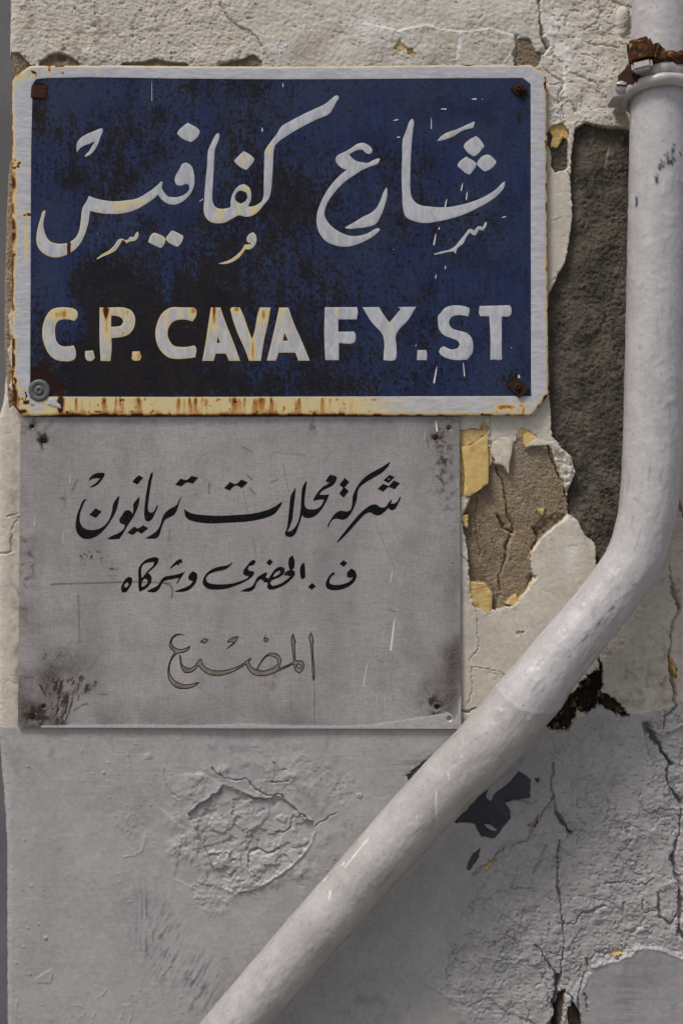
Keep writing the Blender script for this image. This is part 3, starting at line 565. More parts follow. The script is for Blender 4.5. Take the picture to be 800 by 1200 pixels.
def grime_f(x, y):
    g = lambda cx, cy, rx, ry: np.exp(-((x-cx)/rx)**2-((y-cy)/ry)**2)
    v = fbm(x, y, 11, 5, 120, 26, 0.6); n = fbm(x, y, 34, 4, 122); sp = fbm(x, y, 4.2, 3, 124, 6)
    a = 0.12*ss(470, 250, x) + 0.20*g(330,430,330,60) + 0.95*g(180,390,140,70) + 0.7*g(110,440,90,30) + 0.65*g(90,205,20,26) + 0.8*g(140,215,20,36) + 0.45*g(160,160,60,40) + 0.55*g(250,320,90,70) + 0.6*g(320,240,55,45) + 0.5*g(270,100,60,24)
    a += 0.5*g(365,235,34,30) + 0.45*g(380,400,40,80) + 0.75*g(120,330,40,26) + 0.4*g(470,205,40,40)+0.35*g(520,260,70,25) + 0.35*g(500,395,14,50) + 0.25*g(400,455,120,14) + 0.7*g(48,120,8,60) + 0.45*g(200,455,170,16)+0.3*g(70,140,30,40)
    a += 0.8*g(607,112,12,10)*0.9 + 0.6*g(606,135,3,20) + 0.6*g(596,448,14,16)+0.4*g(300,170,40,60)
    a += 0.10*ss(640, 380, x) + 0.22*g(500,300,160,120)
    a -= 0.9*g(72,365,12,50)*1.0 + 0.55*g(60,300,16,40) + 0.6*g(200,330,14,30) + 0.5*g(215,260,14,40)+0.4*g(92,390,12,26)+0.4*g(310,350,16,30)+0.35*g(330,430,20,30)+0.3*g(85,120,30,20)
    fine = fbm(x, y, 3.4, 3, 126, 5.0)
    t = 0.85*a + 0.75*v + 0.20*n + 0.55*fine
    m = 0.96*ss(0.10, 1.05, t)
    s = ss(0.30, 0.48, 0.75*sp + 0.35*fine + 0.40*a + 0.15*n)*ss(-0.25, 0.35, a)*0.9
    s = np.maximum(s, 0.5*ss(.15, .6, v)*ss(-.1, .3, a))
    return np.clip(np.maximum(m, s) + 0.10*rn_(x), 0, 1)
def rn_(x): return np.random.RandomState(9).rand(*x.shape)-0.5
def rustbare_f(x, y):      # bare brown metal showing through the blue, bottom left corner and under the fixings
    g = lambda cx, cy, rx, ry: np.exp(-((x-cx)/rx)**2-((y-cy)/ry)**2)
    w = fbm(x, y, 16, 4, 130)
    q = sdf(x+3*w, y+3*w, [(36,428),(46,436),(52,425),(60,434),(66,445),(76,452),(82,458),(72,462),(66,468),(36,468)])
    r = ss(1.5, -1.5, q) + ss(0.5, 0.75, g(47,106,12,8)+0.2*w)*0.9 + 0.9*g(47,150,9,60)*ss(.0,.5,w)*0.5
    return np.clip(r, 0, 1)
xs = np.arange(15.5, 642.6, 1.0); ys_ = np.arange(78.0, 489.6, 1.0)
gx, gy = np.meshgrid(xs, ys_); sh = gx.shape
gi = np.arange(gx.size).reshape(sh)
Fs = np.stack([gi[:-1, :-1], gi[1:, :-1], gi[1:, 1:], gi[:-1, 1:]], -1).reshape(-1, 4)
cx = (gx[:-1, :-1]+.5).ravel(); cy = (gy[:-1, :-1]+.5).ravel()
inS = winding(cx, cy, SO) != 0; inB = (winding(cx, cy, SI) != 0) & inS
px_ = gx.ravel().copy(); py_ = gy.ravel().copy()
uB = np.unique(Fs[inB]); uR = np.unique(Fs[inS & ~inB]); sh_v = np.intersect1d(uB, uR)
a_, b_ = snap(None, px_[sh_v], py_[sh_v], SI); px_[sh_v] = a_; py_[sh_v] = b_
bd = np.unique(boundary_edges(Fs[inS])); a_, b_ = snap(None, px_[bd], py_[bd], SO); px_[bd] = a_; py_[bd] = b_
rs = rust_f(px_, py_); gr = grime_f(px_, py_); rb = rustbare_f(px_, py_)
hs = sign_h(px_, py_)
si = -sdf(px_, py_, SI)
hs += 0.35*ss(1.0, -1.0, si)                                           # the border is painted thick
hs -= 0.2*ss(0.55, 0.9, rs)*(si < 0) - 0.12*fbm(px_, py_, 4, 3, 133)*ss(.4, .8, rs)*(si < 0)
hs += (si > 0)*(0.14*fbm(px_, py_, 3.2, 3, 135)*(0.3+gr) - 0.35*rb + 0.2*rb*fbm(px_, py_, 5, 3, 136))
so_ = -sdf(px_, py_, SO); hs -= 0.9*np.exp(-(np.maximum(so_, 0)/1.3)**1.5)
Vs = XYZ(px_, py_, hs)
# --- materials of the sign
def rusty_white(name, edge=False):
    s = NT(name)
    br = s.noise(1, 5, 0.6, s.vec((60, 60, 300)) if not edge else s.vec((170, 170, 60), (0, 0.35, 0)), 0.8)
    c = s.mix(s.ramp(br, 0.3, 0.7), (0.37, 0.385, 0.425), (0.53, 0.54, 0.56))
    c = s.mix(s.math('MULTIPLY', s.ramp(s.noise(900, 2), 0.70, 0.76), 0.7), c, (0.12, 0.10, 0.09))
    r = s.math('ADD', s.attr('rust'), s.math('MULTIPLY', s.math('SUBTRACT', s.noise(500, 4, 0.7), 0.5), 0.25))
    if edge:
        e = s.math('MULTIPLY', s.ramp(s.attr('edge'), 1.9, 0.2), s.attr('foul')); r = s.math('MAXIMUM', r, s.math('MULTIPLY', e, 0.42))
    c = s.mix(s.ramp(r, 0.06, 0.34), c, (0.62, 0.52, 0.27))
    c = s.mix(s.ramp(r, 0.34, 0.58), c, (0.42, 0.19, 0.045))
    c = s.mix(s.ramp(r, 0.58, 0.80), c, (0.045, 0.018, 0.010))
    nb = s.bump(br, 0.10, 0.0004); nb = s.bump(s.noise(700, 4, 0.7), 0.3, 0.0003, nb)
    return s.out(c, s.math('ADD', 0.5, s.math('MULTIPLY', s.ramp(r, .3, .7), 0.45)), nb, spec=0.2)
M['border'] = rusty_white('white_border_paint')
M['letterw'] = rusty_white('white_letter_paint', True)
s = NT('blue_enamel')
st = s.noise(1, 5, 0.6, s.vec((220, 220, 26))); big = s.noise(14, 5, 0.6)
c = s.mix(s.ramp(st, 0.3, 0.7), (0.014, 0.024, 0.076), (0.025, 0.038, 0.104))
c = s.mix(s.ramp(big, 0.35, 0.7), c, (0.030, 0.042, 0.085))
c = s.mix(s.math('MULTIPLY', s.ramp(s.noise(330, 6, 0.8), 0.50, 0.66), 0.75), c, (0.008, 0.010, 0.020)); c = s.mix(s.math('MULTIPLY', s.ramp(s.noise(24, 7, 0.75), 0.48, 0.62), 0.45), c, (0.012, 0.014, 0.030)); c = s.mix(s.math('MULTIPLY', s.ramp(s.noise(260, 5, 0.8, s.vec((1, 1, 0.4))), 0.56, 0.70), 0.35), c, (0.040, 0.058, 0.120))
g_ = s.math('ADD', s.attr('grime_tone'), s.math('MULTIPLY', s.math('SUBTRACT', s.noise(340, 7, 0.85), 0.5), 2.6)); gm_ = s.math('MULTIPLY', s.ramp(g_, 0.12, 1.0), s.ramp(s.attr('grime_tone'), 0.0, 0.15))
c = s.mix(s.math('MULTIPLY', gm_, 0.93), c, s.mix(s.ramp(s.noise(45, 5, 0.7), 0.3, 0.7), (0.019, 0.014, 0.008), (0.008, 0.008, 0.0075)))
c = s.mix(s.attr('bare'), c, (0.022, 0.010, 0.007)); c = s.mix(s.math('MULTIPLY', s.ramp(s.attr('rust'), 0.40, 0.75), 0.8), c, (0.06, 0.026, 0.010))
c = s.mix(s.math('MULTIPLY', s.ramp(s.noise(650, 2), 0.755, 0.79), 0.6), c, (0.35, 0.35, 0.37))
nb = s.bump(s.noise(420, 6, 0.75), 0.45, 0.0006)
M['blue'] = s.out(c, s.math('ADD', 0.5, s.math('MULTIPLY', gm_, 0.25)), nb, spec=0.10)
s = NT('brown_rust'); rn = s.noise(350, 6, 0.7)
c = s.mix(s.ramp(rn, 0.35, 0.7), (0.024, 0.010, 0.007), (0.065, 0.024, 0.012)); M['rust'] = s.out(c, 0.85, s.bump(rn, 0.6, 0.0012), spec=0.2)
s = NT('orange_rust'); rn = s.noise(220, 6, 0.7); st = s.noise(1, 3, 0.5, s.vec((300, 120, 40), (0, 0.2, 0)))
c = s.mix(s.ramp(rn, 0.38, 0.62), (0.012, 0.006, 0.004), (0.105, 0.042, 0.010)); c = s.mix(s.math('MULTIPLY', s.ramp(s.noise(160, 5, 0.7), 0.56, 0.66), 0.7), c, (0.52, 0.30, 0.07)); M['orust'] = s.out(c, 0.85, s.bump(rn, 0.8, 0.003), spec=0.2)
s = NT('zinc_grey'); rn = s.noise(500, 5, 0.7)
c = s.mix(s.ramp(rn, 0.3, 0.7), (0.085, 0.088, 0.095), (0.15, 0.152, 0.16)); M['zinc'] = s.out(c, 0.55, s.bump(rn, 0.4, 0.0005), metal=0.3)

sign = empty('street_sign', (-0.07, 0, ZC+0.315), 'large blue street sign with rusty white border and white Arabic and Latin lettering', 'sign')
As = {'rust': rs, 'grime_tone': gr, 'bare': rb}
sub_mesh('blue_panel', Vs, Fs, inB, M['blue'], sign, As)
bo = sub_mesh('border', Vs, Fs, inS & ~inB, M['border'], sign, As, 'white painted border streaked with rust')
be = boundary_edges(Fs[inS]); n0 = len(be)
top = Vs[be]; low = top+np.array([0, 0.0030, 0]); Vk = np.concatenate([top[:, 0], top[:, 1], low[:, 1], low[:, 0]])
ar = np.arange(n0)
mesh_np('edge', Vk, np.stack([ar+n0, ar, ar+3*n0, ar+2*n0], -1), M['rust'], sign)
def foul(x, y, ed):
    g = lambda cx, cy, rx, ry: np.exp(-((x-cx)/rx)**2-((y-cy)/ry)**2)
    v = fbm(x, y, 8, 3, 140, 40); r = 0*x
    # Latin word: rust creeps from the top edges at the left, little at the right
    lt = ss(352, 358, y)*ss(430, 320, x)
    r += lt*(0.26*ss(-.2, .5, v)*ss(410, 362, y) + 0.10)
    r += 0.9*g(126,368,2.2,6.5)*1.0 + 0.35*g(127,385,4,18) + 0.45*g(126,364,7,5) + 0.7*g(146,392,1.2,4) + 0.6*g(161,418,8,8)*ss(-1,.2,v) + 0.5*g(252,365,2.2,16) + 0.45*g(297,412,3,20)+0.5*g(309,370,2.6,8) + 0.5*g(455,383,1.2,8) + 0.4*g(227,366,5,7) + 0.3*g(394,366,2,6) + 0.4*g(278,364,5,4)+0.35*g(72,370,14,7)+0.4*g(151,367,3,8)
    # Arabic line
    r += 0.30*g(143,244,16,7)+0.25*g(165,238,14,5) + 0.42*g(259,253,4,7) + 0.35*g(281,247,3,7) + 0.26*g(289,224,8,10) + 0.4*g(299,248,7,6) + 0.35*g(316,178,3,8) + 0.24*g(285,190,9,8) + 0.5*g(524,159,1.4,4) + 0.45*g(286,300,10,14) + 0.25*g(130,300,14,8) + 0.35*g(195,281,4,4)+ 0.9*g(146,285,2.5,2.5)+0.75*g(115.5,249.5,2,1.5)+0.5*g(116,240,1,1)
    r += 0.98*ss(3.0, 1.6, np.abs(x-83-0.3*fbm(x,y,3,2,9)*3))*ss(276,279,y)*ss(302,300,y) + 0.5*g(580,389,1,1)
    f = ss(430, 300, x)*ss(330, 350, y)+0.75*ss(420, 280, x)*ss(225, 262, y)*(y < 340)+0.12
    return {'rust': np.clip(r, 0, 1), 'foul': np.clip(f, 0, 1)}
def LT(name, outline, holes=(), th=0.2, **kw): return letter_mesh(name, outline, holes, sign_h, th, M['letterw'], sign, foul, **kw)
LT('tanwin_mark', T(40,140,8,[(655,105),(660,125),(640,180),(610,260),(570,325),(525,360),(490,372),(500,350),(530,320),(560,270),(590,225),(530,250),(480,270),(440,300),(418,330),(415,280),(425,230),(460,190),(510,160),(580,130),(635,108)]))
LT('arabic_letter', [(55,248.8),(52.5,250),(50.6,256),(47.5,266),(45.3,277.5),(45.6,287.5),(49.4,295),(56.3,300.6),(66.3,303.5),(76.3,301.9),(83.8,298.5),(91.3,293),(97.5,285),(102.5,273.8),(105.6,262.5),(107.5,249.4),(120,251.8),(130,252.8),(140,252.6),(152.5,250.6),(162.5,246.9),(172.5,241.3),(181.3,235),(186.5,230),(190,235),(196.3,240),(203.8,241.9),(210,240.8),(218.8,235.5),(225,228.1),(228.4,220),(229,212.5),(227.8,202.5),(225,196.3),(219.4,192.8),(215,194.4),(212,200),(207.5,207.5),(206,213.8),(208.1,218.8),(213.8,219.8),(218.8,217.8),(222.5,218.8),(223.1,223.8),(220,228.1),(213.8,231.9),(205,233.3),(197.5,231.9),(193.5,227),(191,221.9),(192.1,215.6),(190,215),(185,220),(175,227.5),(161.3,235),(148.8,237),(138,238.2),(127.5,237.5),(115,235),(106.3,231.9),(103.8,237.5),(98.8,246.3),(96.9,260),(94.4,273.8),(90,281.3),(81.3,286.5),(68.8,287.3),(60,283.8),(55,275),(53.1,265),(54.4,256.3),(56,250)])
LT('letter_dot', T(200,140,8,[(170,52),(180,58),(278,125),(280,145),(205,230),(190,230),(75,160),(72,148),(90,120),(120,90)]))
LT('arabic_letter', [(256.3,158.5),(253.8,160.6),(248.1,171.3),(245,178.8),(243.8,196.3),(241.9,215),(240.3,237.5),(239.8,248.8),(241.9,256.3),(247.5,261.9),(256.3,263.8),(265,262.5),(273.8,257.8),(281.3,254.4),(286,255.6),(292.5,256),(301.3,251.9),(310,241.9),(315.6,235),(318.1,225),(319.4,211.3),(320.4,195),(321,182),(321.9,176.3),(323.8,171.9),(337.5,161.3),(350,153.8),(368.8,143.8),(386.3,135.6),(390,130),(393.8,122.5),(396.9,117.5),(396.3,115.3),(393.8,114.8),(387.5,119.4),(381.3,124.4),(370,130),(356.3,136.3),(341.3,144.4),(330,151.3),(325,159.4),(318.8,167.5),(311.3,178.8),(310.3,190),(310,205),(309.6,220),(308.1,236.9),(301.3,242.5),(295,244.4),(291.3,244),(294.4,237.5),(295,230),(293.1,222.5),(286.3,217.9),(280,220.6),(273.8,228.8),(271.3,237.5),(271,245),(262.5,246.9),(253.8,245),(250.6,240),(249.8,227.5),(250.6,215),(251.9,190),(253.1,176.3),(256.3,168.8),(258.1,161.3),(257.5,159)],
   [[(282.5,225.6),(289.4,228.1),(290.6,233.8),(287.5,238.8),(282.5,241),(276.9,236.9),(276.3,232.5),(278.8,227.5)]])
LT('letter_dot', T(200,140,8,[(690,318),(700,322),(785,385),(788,400),(720,490),(705,490),(605,415),(602,405),(640,365)]))
LT('letter_dot', T(110,220,8,[(575,438),(590,440),(680,488),(683,498),(655,565),(635,580),(520,525),(545,460)]))
LT('letter_dot', T(110,220,8,[(740,418),(755,420),(845,465),(848,478),(805,560),(785,568),(690,505),(688,488)]))
LT('small_letter', T(110,220,8,[(40,680),(90,640),(160,600),(210,550),(240,505),(275,492),(310,505),(335,500),(350,480),(390,475),(408,440),(425,425),(433,450),(420,490),(400,510),(350,520),(320,535),(300,510),(280,515),(250,560),(215,605),(170,630),(100,660),(50,685)]), th=0.12)
LT('small_letter', T(200,220,8,[(760,440),(725,470),(718,510),(735,530),(760,530),(755,545),(700,550),(670,600),(620,650),(560,690),(500,712),(455,725),(500,730),(560,720),(620,690),(670,645),(705,592),(750,592),(790,560),(810,510),(800,455),(780,435)]), th=0.12)
LT('arabic_letter', T(365,160,8,[(470,80),(500,85),(560,130),(568,150),(560,175),(530,185),(500,170),(480,145),(440,145),(390,165),(350,190),(380,225),(430,255),(480,262),(520,268),(590,235),(636,223),(635,240),(615,275),(550,300),(480,330),(410,375),(340,420),(270,480),(210,550),(160,620),(130,690),(122,750),(140,800),(200,870),(280,920),(370,948),(450,945),(530,920),(600,880),(632,878),(638,893),(590,940),(500,995),(400,1035),(310,1048),(220,1035),(140,1000),(80,930),(50,840),(50,770),(60,710),(100,610),(150,520),(220,430),(270,380),(330,330),(290,320),(240,275),(225,230),(240,200),(310,165),(370,130),(420,95)]))
LT('arabic_letter', T(365,210,8,[(700,95),(706,130),(700,200),(680,270),(650,350),(600,435),(540,460),(430,475),(330,480),(310,470),(400,420),(480,370),(560,330),(610,280),(645,210),(675,130)]))
LT('arabic_letter', [(482.5,141.9),(484,144.4),(483.1,155),(481.9,167.5),(480.6,186.3),(480,205),(480,222.5),(481.9,233.8),(488.8,241.3),(503.8,244.4),(522.5,245),(535,243.1),(547.5,240),(560,235.6),(570,230.6),(580,223.8),(587.5,216.3),(590,214.8),(589.5,220.6),(585,227.5),(575,236.3),(560,245),(541.3,253.8),(522.5,259.4),(510,261.9),(497.5,263.5),(485,261.3),(475,256.3),(471.5,246.3),(470.6,228.8),(470,216.3),(470,205),(470.6,186.3),(471.3,166.3),(475,156.3),(480,143.8)])
LT('fatha_mark', T(460,130,8,[(750,122),(760,130),(745,180),(650,205),(560,260),(480,290),(410,305),(440,265),(490,230),(590,195),(680,155)]))
for p in ([(370,258),(380,262),(446,345),(448,355),(358,445),(345,445),(258,360),(257,350),(275,320),(320,285)],[(280,448),(372,510),(375,522),(318,612),(302,614),(202,540),(202,522),(222,492)],[(480,430),(500,435),(558,490),(555,512),(465,585),(452,585),(380,525),(380,515),(395,480),(440,440)]):
    LT('letter_dot', T(510,130,8,p))
LT('small_letter', T(510,210,8,[(-25,715),(40,695),(130,672),(180,640),(220,590),(270,530),(300,490),(325,482),(355,500),(380,465),(400,455),(435,465),(455,420),(472,420),(468,450),(435,498),(400,490),(370,540),(345,540),(315,515),(280,560),(250,620),(200,660),(180,710),(172,708),(170,690),(100,700),(20,718),(-20,722)]), th=0.12)
# C . P . C A V A F Y . S T
LT('letter', T(45,345,8,[(200,135),(300,135),(360,150),(385,180),(380,230),(355,260),(310,248),(250,245),(200,265),(178,310),(178,400),(190,450),(230,490),(290,497),(350,488),(368,540),(360,610),(330,630),(250,635),(180,620),(120,570),(75,480),(55,380),(65,290),(95,210),(140,155)]))
LT('full_stop', T(45,345,8,[(455,540),(530,535),(545,605),(520,630),(480,634),(458,605)]))
LT('letter', T(105,345,8,[(110,135),(220,134),(330,135),(400,160),(435,210),(440,280),(420,340),(380,385),(310,410),(220,420),(222,520),(210,634),(120,632),(110,450)]), [T(105,345,8,[(218,210),(270,215),(315,235),(330,265),(310,300),(270,312),(218,315)])])
LT('full_stop', T(105,345,8,[(415,545),(480,542),(497,600),(480,628),(430,630),(407,610)]))
LT('letter', T(175,345,8,[(210,135),(320,134),(430,135),(450,160),(445,220),(415,265),(350,248),(280,250),(230,270),(190,330),(185,400),(205,450),(240,490),(300,502),(370,500),(430,488),(448,510),(440,600),(370,608),(270,615),(190,600),(120,540),(80,460),(68,370),(85,280),(130,190)]))
LT('letter', T(235,345,8,[(105,135),(195,135),(215,200),(260,320),(320,470),(378,632),(275,632),(245,565),(150,565),(130,632),(25,632),(55,470),(80,300)]), [T(235,345,8,[(172,400),(190,465),(160,465)])])
LT('letter', T(235,345,8,[(285,150),(300,135),(375,135),(410,210),(450,330),(490,430),(515,340),(540,200),(560,135),(660,135),(640,260),(600,440),(570,632),(460,632),(420,520),(360,390),(310,250)]))
LT('letter', T(290,345,8,[(300,135),(385,135),(440,290),(520,470),(585,630),(480,630),(450,555),(295,555),(270,630),(185,630),(230,450),(280,230)]), [T(290,345,8,[(350,370),(385,445),(335,445)])])
LT('letter', T(370,345,8,[(85,132),(385,130),(392,180),(380,245),(210,245),(210,360),(355,358),(370,380),(365,450),(350,465),(215,465),(215,625),(90,625),(80,400)]))
LT('letter', T(420,345,8,[(35,132),(190,130),(200,150),(285,275),(390,150),(368,130),(535,128),(460,250),(350,380),(350,500),(345,610),(330,625),(230,625),(228,400),(120,270)]))
LT('full_stop', T(420,345,8,[(545,532),(625,530),(635,560),(632,625),(542,625)]))
LT('letter', T(500,345,8,[(200,122),(330,120),(390,140),(392,175),(378,218),(300,205),(240,215),(205,250),(205,300),(240,335),(310,355),(370,375),(410,420),(425,490),(415,560),(370,620),(270,625),(190,610),(130,580),(105,550),(120,515),(150,495),(220,525),(280,515),(300,480),(280,445),(220,420),(150,390),(110,340),(98,270),(100,210),(120,190),(150,150)]))
LT('letter', T(500,345,8,[(485,120),(620,118),(760,113),(775,130),(775,200),(760,215),(690,218),(690,440),(692,622),(675,618),(660,630),(640,620),(585,625),(585,400),(575,217),(490,215),(480,190)]))
# runs and flicks of fresh white paint
sN = NT('white_paint_run'); M['run'] = sN.out((0.66, 0.65, 0.62), 0.5)
for a in ((541,216.5,539,226,1.4),(546.5,226,545,236,1.4),(522.5,235,520.5,245,1.6),(514,268,513,271,1.5),(510,275,507.3,289,1.7),(504.4,140,504.4,154,.9),(515,130.5,522,130.8,1.4),(460,144,466,143,1.2),(464,163.5,468,163.3,1.4),(511,430,507.5,450,2.0),(541.5,425,543,442,1.2),
          (551,119,557,119,1.6),(563,119,564,119.4,1),(234,238.5,239,235.5,.9),(308,152,307.8,157,1.3),(487,405,486.3,407,1),(179.5,96,179.5,121,.5),(586,257,591,256,1.2),(598,408,597.5,409,1),(116,275.5,116.6,276,1),(606,440,606.5,444,2.4),(521,313,520.6,317,1.2),(510,323,509.4,328,1.2),(460,300-6,461,294.5,.8),(332,100,332,105,1)):
    letter_mesh('paint_run', streak(*a), [], sign_h, 0.25, M['run'], sign, None, step=2.5, sm=2)
# fixings
def wp(px, py, h): return tuple(XYZ(px, py, h))
w_ = disc_lathe('washer', wp(48.5,458.5,7.2), [(0.0128,0),(0.0130,0.0016),(0.0122,0.0026),(0.0105,0.0031),(0.0075,0.0030),(0.0068,0.0022),(0.0050,0.0024),(0.0046,0.0038),(0.0020,0.0040),(0.0012,0.0026),(0.0001,0.0026)], M['zinc'], sign)
def square_bolt(px, py, w, h, rz, lab):
    o = boxmesh('bolt_plate', wp(px, py, 9.6), (w/1000, 0.003, h/1000), M['rust'], sign, ry=math.radians(rz), bevel=0.0006); o['label'] = lab
    disc_lathe('bolt_head', wp(px, py, 11.0), [(0.0042,0),(0.0040,0.0022),(0.0030,0.0032),(0.0012,0.0034),(0.0009,0.0022),(0.0001,0.0022)], M['rust'], sign, 24)
    return o
square_bolt(605.5, 107.5, 13, 13, 45, 'rusty square bolt plate in the top right corner')
o = square_bolt(604.5, 454.5, 15, 19, -42, 'rusty square bolt plate in the bottom right corner')
boxmesh('bolt_plate_flap', wp(611.5, 460.5, 11.2), (0.0045, 0.0022, 0.0165), M['rust'], sign, ry=math.radians(50), bevel=0.0005)
o = boxmesh('bolt_plate', wp(48.5,111,8.7), (0.019, 0.0020, 0.015), M['rust'], sign, ry=math.radians(4), bevel=0.0006); o['label'] = 'dark rusty bolt plate in the top left corner'
# torn tag of paint beside the washer
letter_mesh('paint_flake', T(0,430,6.667,[(400,262),(425,240),(450,255),(460,280),(485,300),(495,330),(470,325),(430,312),(385,300)]), [], lambda x, y: sign_h(x, y)+0.6+0.35*(x-58)/6*0.5, 0.5, M['border'], sign, lambda x, y, e: {'rust': 0*x+0.03}, step=1.2)
letter_mesh('paint_flake', T(0,430,6.667,[(215,175),(240,180),(250,230),(270,280),(290,300),(255,300),(240,250)]), [], lambda x, y: sign_h(x, y)+0.9, 0.4, M['border'], sign, lambda x, y, e: {'rust': 0*x+0.05}, step=1.2)

# ------------------------------------------------------------------ METAL PLAQUE
PO = np.array([(25.5,489),(537.5,488.5),(538,600),(539.5,853.2),(300,852.6),(22.5,851.5),(24,700)])
PG = T(440,760,6.667,[(-2600,622),(-2600,598),(-2000,590),(-1400,597),(-1000,585),(-800,592),(-600,596),(-200,600),(0,590),(180,560),(400,525),(540,498),(560,490),(600,515),(612,560),(640,500),(650,400),(665,360),(665,700),(-2600,700)])
def plq_h(x, y):
    return 4.6 + 0.5*fbm(x, y, 260, 2, 201) + 0.9*np.exp(-((x-512)/14)**2)*ss(600, 500, y)*np.sin((x-512)/9)
def blob(x, y, cx, cy, rx, ry): return np.exp(-((x-cx)/rx)**2-((y-cy)/ry)**2)
xs = np.arange(21.5, 541.6, 1.0); ys_ = np.arange(488., 855.1, 1.0)
gx, gy = np.meshgrid(xs, ys_); gi = np.arange(gx.size).reshape(gx.shape)
Fp = np.stack([gi[:-1, :-1], gi[1:, :-1], gi[1:, 1:], gi[:-1, 1:]], -1).reshape(-1, 4)
cx = (gx[:-1, :-1]+.5).ravel(); cy = (gy[:-1, :-1]+.5).ravel()
inP = winding(cx, cy, PO) != 0
px_ = gx.ravel().copy(); py_ = gy.ravel().copy()
bd = np.unique(boundary_edges(Fp[inP])); a_, b_ = snap(None, px_[bd], py_[bd], PO); px_[bd] = a_; py_[bd] = b_
b4 = lambda cx_, cy_, rx, ry: blob(px_, py_, cx_, cy_, rx, ry)
vg = 0.55*ss(.02, .8, np.hypot((px_-290)/330, (py_-600)/300)-0.35)*ss(-.7, .5, fbm(px_, py_, 60, 4, 215)); w = fbm(px_, py_, 9, 4, 205); w2 = fbm(px_, py_, 4, 3, 207)  # vg darkens the plate from its centre out to the edges
grm = 0.95*b4(52,517,6,8)*ss(-.7,.2,w) + 0.5*b4(46,510,18,20)*ss(-.2,.5,w) + 0.6*b4(39,500,4,4) + 0.7*b4(509,513,5,7)*ss(-.7,.1,w) + 0.35*b4(517,525,9,34)*ss(-.5,.5,w2) + 0.4*b4(508,830,9,14)*ss(-.5,.3,w) + 0.35*b4(502,825,14,10)*ss(-.2,.4,w)
grm += 0.6*b4(45,838,14,12)*ss(-.4,.3,w) + 0.30*b4(280+38,795,10,26)*ss(-.5,.4,w) + 0.35*b4(33,660,10,60)*ss(-.1,.5,w) + 0.35*b4(520,560,16,60)*ss(-.1,.4,w) + 0.22*b4(530,760,12,90)
grm += 0.35*b4(108,652,22,9)*ss(0.1,.4,w2)*2 + 0.6*b4(132,668,8,8)*ss(.0,.3,w2) + 0.35*b4(75,585,8,16)*ss(0,.3,w) + 0.22*b4(270,495,260,9)*ss(-.4,.3,w) + 0.3*b4(195,634,14,10)*ss(0,.4,w) + 0.35*b4(367,503,6,12)*ss(-.4,.2,w)+0.25*b4(60,790,40,50)  # includes a darker band right across the top edge of the plate
# fan of scorched scratches in the lower left corner
fan = 0*px_
for (x0, y0, x1, y1, wd, am) in ((72,846,70,800,9,.9),(74,846,86,800,5,.9),(78,840,97,794,3.2,.95),(92,818,112,800,3.2,.9),(70,846,58,806,5,.6),(56,815,48,802,1.6,.9),(66,800,84,797,3.5,.9),(84,800,90,790,1.5,.8),(75,835,78,812,6,.8),(100,812,104,803,3,.8)):
    fan = np.maximum(fan, am*np.exp(-(ldist(px_+1.6*w2, py_+1.6*w, [(x0,y0),(x1,y1)], 30)/wd)**2))
grm = np.maximum(grm, 0.85*fan*ss(-.35, .35, fbm(px_*1.0+0.35*py_, py_, 2.6, 4, 209, 16, .7))*ss(851, 847, py_))
scr = 0*px_
for P, wd, am in (([(60,684.5),(110,683),(160,681.5),(200,683)],0.6,.9),([(192,683),(201,686),(203,692),(202,700)],0.7,.9),([(93,697),(95,752)],0.8,.45),([(74,765),(68,800-30)],0.7,.7),([(103,787),(124,760)],0.35,.4),([(56,765),(52,772)],0.9,.6),([(368,800),(369,850)],0.35,.7),([(340,802),(342,835)],0.4,.4),([(285,575),(291,601)],0.35,.5),([(297,630),(301,655)],0.35,.5),([(332,545),(339,578)],0.35,.5),([(440,615),(462,665)],0.3,.5),([(225,800),(290,840)],0.3,.35),([(285,524),(296,530)],0.8,.5),([(290,557),(296,562)],0.9,.6),([(293,572),(300,580)],0.8,.6),([(246,566),(245,578)],1.3,.5),([(320,530),(358,534)],0.6,.4),([(200,620),(198,634)],1.2,.35),([(86,575),(92,562)],1.2,.5),([(318,565),(326,562)],0.7,.6),([(500,515),(502,525)],0.8,.6),([(270,495),(285,530)],0.3,.3),([(456,714),(462,716)],0.7,.6),([(442,772),(448,776)],.7,.5),([(497,805),(503,815)],0.6,.6),([(30,793),(42,793)],.5,.6),([(120,813),(127,813)],.7,.6),([(96,826),(104,824)],.8,.7),([(88,832),(94,828)],.8,.7),([(388,528),(378,545)],0.9,.2)):
    scr = np.maximum(scr, am*np.exp(-(ldist(px_+0.5*w, py_+0.5*w, P, 8)/wd)**2))
pst = ss(0.5, -0.5, lsdf(px_+0.7*w, py_+0.9*w2, PG, 30))
hp = plq_h(px_, py_) + 0.02*w2
hp += 0.45*pst + 0.15*pst*w
for hx_, hy_, r in ((525.5,502,2.5),(39,500,2.2),(526,841.5,2.6),(52,517,2.8),(509,513,3.0),(511.5,828,3.2),(52.5,827,2.6)):
    hp -= 3.5*ss(r+0.5, r-0.7, np.hypot(px_-hx_, py_-hy_))
hp -= 1.2*b4(509,513,9,7) + 1.0*b4(52,517,8,8) + 0.9*b4(38,837,9,9)
Vp = XYZ(px_, py_, hp)
s = NT('brushed_grey_metal')
h1 = s.noise(1, 4, 0.7, s.vec((90, 90, 1500))); v1 = s.noise(1, 4, 0.7, s.vec((1500, 90, 70)))
c = s.mix(s.ramp(s.noise(5, 3), 0.35, 0.65), (0.41, 0.392, 0.380), (0.49, 0.470, 0.456))
